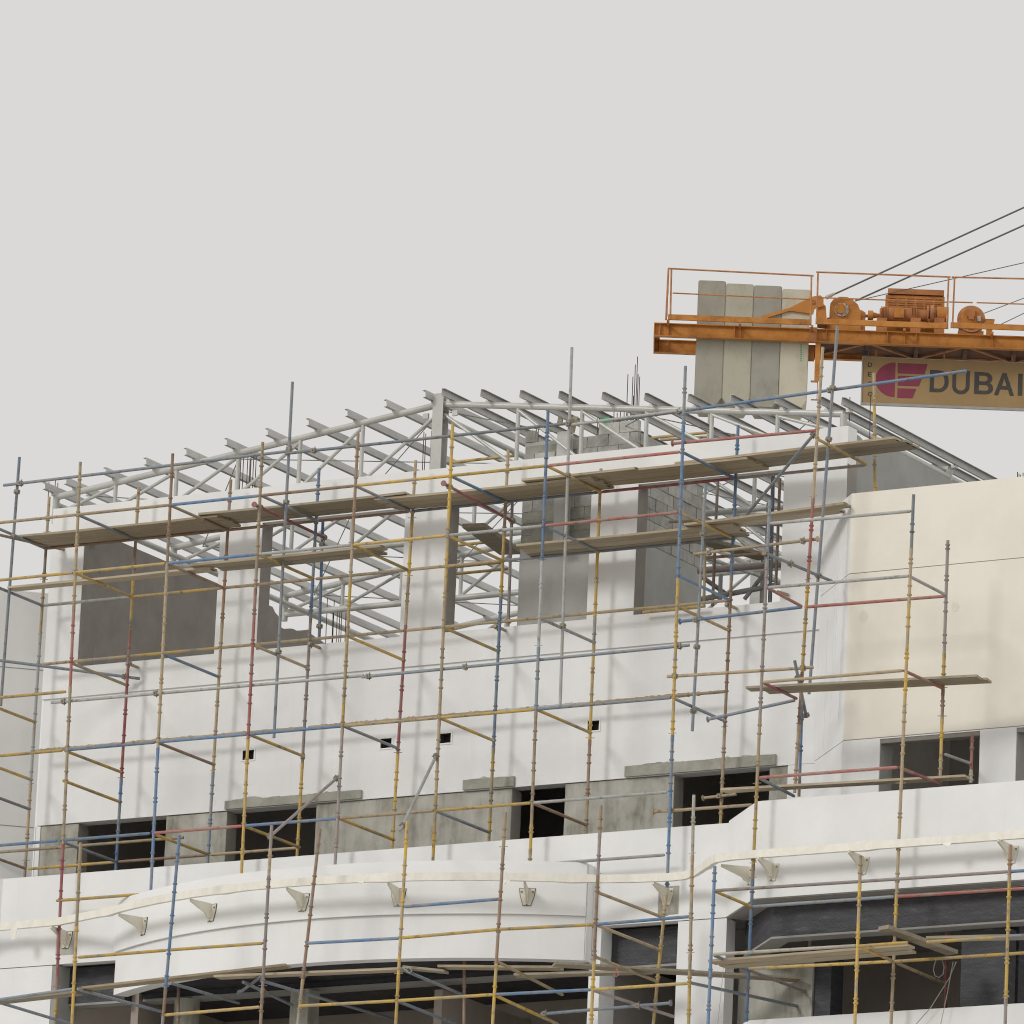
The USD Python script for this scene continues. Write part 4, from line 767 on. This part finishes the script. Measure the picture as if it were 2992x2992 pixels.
def rail(a, b, w=WF, name='rail', r=.021):
    A, Bq = KP(a, w), KP(b, w); obj(name, ctube((A[0], w, A[1]), (Bq[0], w, Bq[1]), r, 8), 'rust_rail', CR, smooth=40)
for a, b in ((('P', 222, 76), ('P', 1550, 143)), (('Q', 15, 110), ('Q', 1255, 156)), (('Q', 1265, 157), ('Q', 2300, 180))): rail(a, b)
for a, b in ((('P', 265, 300), ('P', 1520, 358)), (('Q', 40, 346), ('Q', 1230, 388)), (('Q', 1240, 386), ('Q', 1460, 392)), (('Q', 1495, 392), ('Q', 2300, 418))): rail(a, b, name='mid_rail', r=.017)
for a, b in ((('P', 255, 85), ('P', 245, 540)), (('P', 1530, 145), ('P', 1522, 585)), (('P', 1590, 110), ('P', 1577, 570)), (('Q', 1237, 158), ('Q', 1218, 625)), (('Q', 1292, 160), ('Q', 1272, 625))): rail(a, b, name='rail_post', r=.022)
rail(('P', 228, 80), ('P', 205, 545), WF-.02, 'rail_post', .024)
ue, he = KP(('P', 228, 80), WF)
obj('end_rail', cat_([ctube((ue, WF, he), (ue, JT+.2, he), .016, 8), ctube((ue, WF, he-.55), (ue, JT+.2, he-.55), .013, 8)]), 'rust_rail', CR)
# ballast blocks hang between the beams
btop = [185, 200, 203, 222]; bx = [(485, 737), (739, 992), (994, 1250), (1253, 1510)]
for i in range(4):
    a, b = KP(('P', bx[i][0], 600), .15)[0], KP(('P', bx[i][1], 600), .15)[0]; ht = KP(('P', 600, btop[i]), .15)[1]-(i*.012); hbm = KP(('P', 690, 1325), .15)[1]
    c = .13
    out = sg.Polygon([(a, hbm+c*1.5), (a+c, hbm), (b-c, hbm), (b+.002, hbm+c*1.5), (b+.002, ht-.03), (b-.035, ht), (a+.035, ht), (a, ht-.03)])
    m = cext(out.buffer(-.012, join_style=2), .145, .1599); m2 = cext(out, .16, JT-.22); m = cat_([m2, m])
    nm = ('darker leftmost', 'second from left', 'third from left', 'palest rightmost')[i]
    t = obj('ballast_block', m, 'ballast%d' % i, None, '%s concrete ballast block hanging in the crane counter jib' % nm, 'ballast block')
    if i == 3:
        for k in range(9):
            u_, h_ = KP(('P', 1436+2*math.sin(k*2.1), 770+18*k), .145); obj('painted_mark', cbox(u_-.015-.01*(k % 2), u_+.015, .1425, .1445, h_-.018, h_+.012), 'green', t)
# winch, gearbox and motor on the deck
WN = thing('crane_winch', 'dusty orange hoist winch with gearbox and finned motor on the crane jib', 'winch')
def q_(x, y, w): return KP(('Q', x, y), w)
w0, w1 = .25, 1.05
pg = [q_(x, y, w0) for x, y in ((140, 570), (145, 400), (175, 360), (230, 338), (300, 340), (350, 362), (400, 410), (425, 470), (430, 570))]
hb0 = .02
pg = [(u, max(h, hb0)) for u, h in pg]; pg[0] = (pg[0][0], hb0); pg[-1] = (pg[-1][0], hb0)
obj('gearbox', cext(sg.Polygon(pg), w0, w1), 'orange', WN)
def disc(x, y, r, wa, wb, m, nm, parent, n=24):
    u, h = q_(x, y, wa); return obj(nm, ctube((u, wa, h), (u, wb, h), r, n), m, parent, smooth=40)
PXM = 3.157*124.5
d0 = disc(250, 455, 66/PXM, w0-.05, w0-.0005, 'ash', 'flange', WN); obj('flange_hub', ctube((q_(238, 455, w0)[0], w0-.10, q_(238, 455, w0)[1]), (q_(238, 455, w0)[0], w0-.051, q_(238, 455, w0)[1]), 48/PXM, 20), 'orange', d0, smooth=40)
for k in range(8):
    a = k*math.pi/4; u, h = q_(250, 455, w0); obj('bolt', ctube((u+.15*math.cos(a), w0-.065, h+.15*math.sin(a)), (u+.15*math.cos(a), w0-.0505, h+.15*math.sin(a)), .012, 6), 'sealant', d0)
def shaft(prof, y, wc, m, nm, parent=WN, n=18):
    u_h = [q_(x, y, wc) for x, r in prof]; h = u_h[0][1]; p = KW(u_h[0][0], wc, h); q = KW(u_h[-1][0], wc, h)
    return obj(nm, tube(p, q, .1, n, [(u-u_h[0][0], r/PXM) for (u, _), (x, r) in zip(u_h, prof)]), m, parent, smooth=40)
shaft([(400, 58), (440, 50), (470, 30), (471, 14), (492, 14)], 512, .5, 'orange', 'gear_shaft')
shaft([(492, 45), (540, 45), (541, 30), (590, 18), (600, 18)], 508, .5, 'orange', 'coupling')
mot = shaft([(600, 55), (640, 70), (945, 70), (950, 52), (1035, 52), (1036, 40)], 500, .5, 'orange_dk', 'motor')
for x in np.arange(612, 945, 14):
    if x < 680 or x > 880: shaft([(x, 78), (x+5, 78)], 500, .5, 'orange_dk', 'cooling_fin', mot)
u, h = q_(735, 530, .3); u2, h2 = q_(825, 440, .3); obj('terminal_box', cbox(u, u2, .28, .36, h, h2), 'orange', mot)
shaft([(1036, 82), (1050, 82), (1051, 40), (1065, 40), (1066, 84), (1100, 84), (1101, 60), (1125, 60)], 500, .5, 'rust_rail', 'brake_disc')
shaft([(1128, 74), (1235, 74)], 502, .5, 'orange', 'brake_drum')
for x in (160, 420, 620, 930, 1150):
    u = q_(x, 560, .5)[0]; obj('mount', cbox(u-.12, u+.12, .3, .75, .0, q_(x, 560, .5)[1]+.02), 'orange_dk', WN)
u, h = q_(650, 560, 1.0); u2, h2 = q_(1200, 345, 1.0)
cab = obj('resistor_cabinet', cbox(u, u2, .95, 1.4, .0, h2), 'orange', WN)
for k in range(7):
    hh = h2-.08-.055*k
    for j in range(6):
        a = u+.05+(u2-u-.1)*j/6; obj('louver', cbox(a+.02, a+(u2-u-.1)/6-.03, .93, .948, hh, hh+.028), 'orange_dk', cab)
obj('cabinet_roof', cbox(u+.05, u2-.02, .9, 1.45, h2+.02, h2+.15), 'orange_dk', cab)
W2 = thing('slewing_drum', 'orange round rope drum end right of the rail gap on the crane jib', 'winch')
u, h = q_(1445, 545, .4); obj('drum_disc', ctube((u, .4, h), (u, .46, h), 130/PXM, 32), 'orange', W2, smooth=40); rr = obj('drum_rim', ctube((u, .461, h), (u, .9, h), 118/PXM, 32), 'orange_dk', W2, smooth=40)
obj('drum_ring', tube(KW(u, .37, h), KW(u, .399, h), .1, 32, [(0, 128/PXM), (.02, 130/PXM)]), 'rust_rail', W2)
obj('drum_face', ctube((u, .35, h), (u, .369, h), 100/PXM, 28), 'orange', W2, smooth=40)
obj('drum_motor', cat_([cbox(u-.1, u+.08, .26, .349, h+.02, h+.2), cbox(u-.07, u+.06, .2, .259, h-.06, h+.06)]), 'orange_dk', W2); obj('drum_box', cbox(u+.14, u+.22, .3, .349, h-.07, h+.06), 'ash', W2)
obj('drum_foot', cbox(u-.3, u+.3, .4, .95, 0, h-.28), 'orange_dk', W2)
ub, hb2 = q_(1615, 570, .3); obj('junction_box', cat_([cbox(ub-.1, ub+.1, .25, .5, hb2-.05, hb2+.04), cbox(ub-.115, ub+.115, .24, .51, hb2+.041, hb2+.055), cbox(ub-.07, ub+.07, .3, .45, 0, hb2-.051)]), 'orange', W2)
# stay anchor
AN = [('P', 1325, 440), ('P', 1460, 372), ('P', 1530, 335), ('P', 1610, 322), ('P', 1640, 345), ('P', 1640, 420), ('P', 1560, 440), ('P', 1545, 492), ('P', 1325, 462)]
an = obj('stay_anchor', cext(sg.Polygon([KP(p, .1) for p in AN]), .08, .14), 'orange', CR)
obj('anchor_box', cext(sg.Polygon([KP(('P', x, y), .15) for x, y in ((1585, 580), (1585, 350), (1660, 420), (1672, 590))]), .141, .5), 'orange', an)
a, b = KP(('P', 1330, 450), .11), KP(('P', 1085, 525), .11); obj('anchor_strut', obox(KW(a[0], .11, a[1]), KW(b[0], .11, b[1]), .05, .07), 'orange', an)
u, h = KP(('P', 1545, 385), .1); obj('anchor_pin', ctube((u, .05, h), (u, .16, h), .05, 12), 'orange_dk', an)
def stay(a, b, r, w, nm='stay_rope', ext=1.35):
    A, Bq = KP(a, w), KP(b, w); e = (A[0]+(Bq[0]-A[0])*ext, A[1]+(Bq[1]-A[1])*ext); obj(nm, ctube((A[0], w, A[1]), (e[0], w, e[1]), r, 8), 'cable', CR, smooth=40)
stay(('R', 985, 528), ('R', 1932, 95), .022, .1); stay(('R', 1098, 557), ('R', 1932, 183), .022, 1.0); stay(('R', 1100, 557), ('R', 1932, 368), .011, .6, 'hoist_rope'); stay(('Q', 1560, 492), ('Q', 1932, 350), .010, .6, 'hoist_rope'); stay(('Q', 1720, 592), ('Q', 1932, 490), .010, .6, 'hoist_rope')
A, Bq = KP(('Q', 105, 347), .1), KP(('Q', 188, 308), .1); obj('rope_socket', tube(KW(A[0], .1, A[1]), KW(Bq[0], .1, Bq[1]), .03, 12, [(0, .05), (.08, .05), (np.hypot(Bq[0]-A[0], Bq[1]-A[1]), .03)]), 'ash', CR, smooth=40)
A, Bq = KP(('P', 1592, 770), 0), KP(('P', 1578, 1100), 0); hg = obj('hanging_post', cbox(Bq[0]-.06, Bq[0]+.06, -.03, .03, Bq[1], hb-.001), 'orange', CR); obj('hanging_foot', cat_([cbox(Bq[0]-.14, Bq[0]+.03, -.04, .04, Bq[1]-.03, Bq[1]-.001), cbox(Bq[0]+.01, Bq[0]+.03, -.01, .01, Bq[1]-.45, Bq[1]-.03), cbox(Bq[0]-.12, Bq[0]+.06, -.03, .03, Bq[1]-.47, Bq[1]-.451)]), 'rust_rail', hg)
# sign board
SG = thing('crane_sign', 'tan advertising board with crimson emblem and dark letters hung under the crane jib', 'sign')
ws = .55
sl, stp = KP(('Q', 450, 897), ws); sbt = KP(('Q', 430, 1312), ws)[1]
s_end = UE-.3
obj('sign_board', cbox(sl, s_end, ws, ws+.03, sbt, stp), 'sign', SG)
obj('sign_frame', cat_([cbox(sl-.03, sl, ws-.02, ws+.05, sbt-.06, stp+.02), cbox(sl, s_end, ws-.02, ws+.05, sbt-.06, sbt-.001), cbox(sl, s_end, ws-.02, ws+.05, stp+.001, stp+.02)]), 'sign_frame', SG)
obj('sign_hanger', cat_([cbox(u-.02, u+.02, ws, ws+.04, stp+.021, hb+.03) for u in np.arange(sl+.3, s_end, 1.6)]), 'orange_dk', SG)
ub_, hb_ = KP(('Q', 470, 860), ws); obj('sign_lamp', cbox(ub_-.06, ub_+.06, ws-.05, ws+.0, hb_-.05, hb_+.05), 'letter', SG)
def sgn(poly, m, nm): return obj(nm, cext(poly, ws-.006, ws-.0005), m, SG)
Lq = lambda x, y: KP(('Q', x, y), ws)
# emblem: half-ellipse and three bars with a slanted right end
eb, et = Lq(740, 1265)[1], Lq(745, 945)[1]; ex = Lq(742, 1100)[0]; er = ex-Lq(562, 1100)[0]; ec = (eb+et)/2
sgn(sg.Polygon([(ex, et), (ex, eb)]+[(ex-er*math.cos(t), ec+(et-ec)*math.sin(t)) for t in np.linspace(-math.pi/2, math.pi/2, 24)]), 'logo', 'emblem_half')
for x0, x1a, x1b, ya, yb in ((769, 1043, 1015, 950, 1045), (769, 997, 962, 1066, 1158), (765, 938, 903, 1182, 1270)):
    (a, ha), (b, _) , (c, _), (_, hb3) = Lq(x0, ya), Lq(x1a, ya), Lq(x1b, yb), Lq(x0, yb)
    dz = 0
    sgn(sg.Polygon([(a, ha), (b, ha), (c, hb3), (a, hb3)]), 'logo', 'emblem_bar')
def text(s, u, h, hgt, bold=True, sx=1.0, nm='lettering'):
    m = meshkit.text_mesh(s, hgt, .005, bold); v = m.vertices.copy()
    mm = trimesh.Trimesh(np.stack([u+(v[:, 0]-v[:, 0].min())*sx, ws-.0055+v[:, 2]*.9, h+v[:, 1]], 1), m.faces, process=False); mm.apply_transform(T4); mm.fix_normals(); obj(nm, mm, 'letter', SG); return (v[:, 0].max()-v[:, 0].min())*sx
for ch, xa, xb, yt_, yb_ in (('D', 1060, 1233, 1018, 1222), ('U', 1267, 1428, 1024, 1236), ('B', 1470, 1645, 1036, 1240), ('A', 1655, 1838, 1045, 1250)):
    (a, _), (b, hb3), (_, ht3) = Lq(xa, yb_-4), Lq(xb, yb_-4), Lq(xa, yt_)
    wd = meshkit.text_mesh(ch, ht3-hb3, .005, True); wdt = np.ptp(wd.vertices[:, 0]); text(ch, a, hb3, ht3-hb3, True, (b-a)/wdt, 'letter')
(a, hb3), (b, ht3) = Lq(1874, 1250), Lq(1920, 1050); sgn(sg.box(a, hb3, b, ht3), 'letter', 'letter')
for ch, yb_ in (('D', 985), ('E', 1073), ('C', 1160), ('O', 1255)):
    a, h = Lq(492, yb_); text(ch, a, h, .105, True, 1.1, 'small_letter')
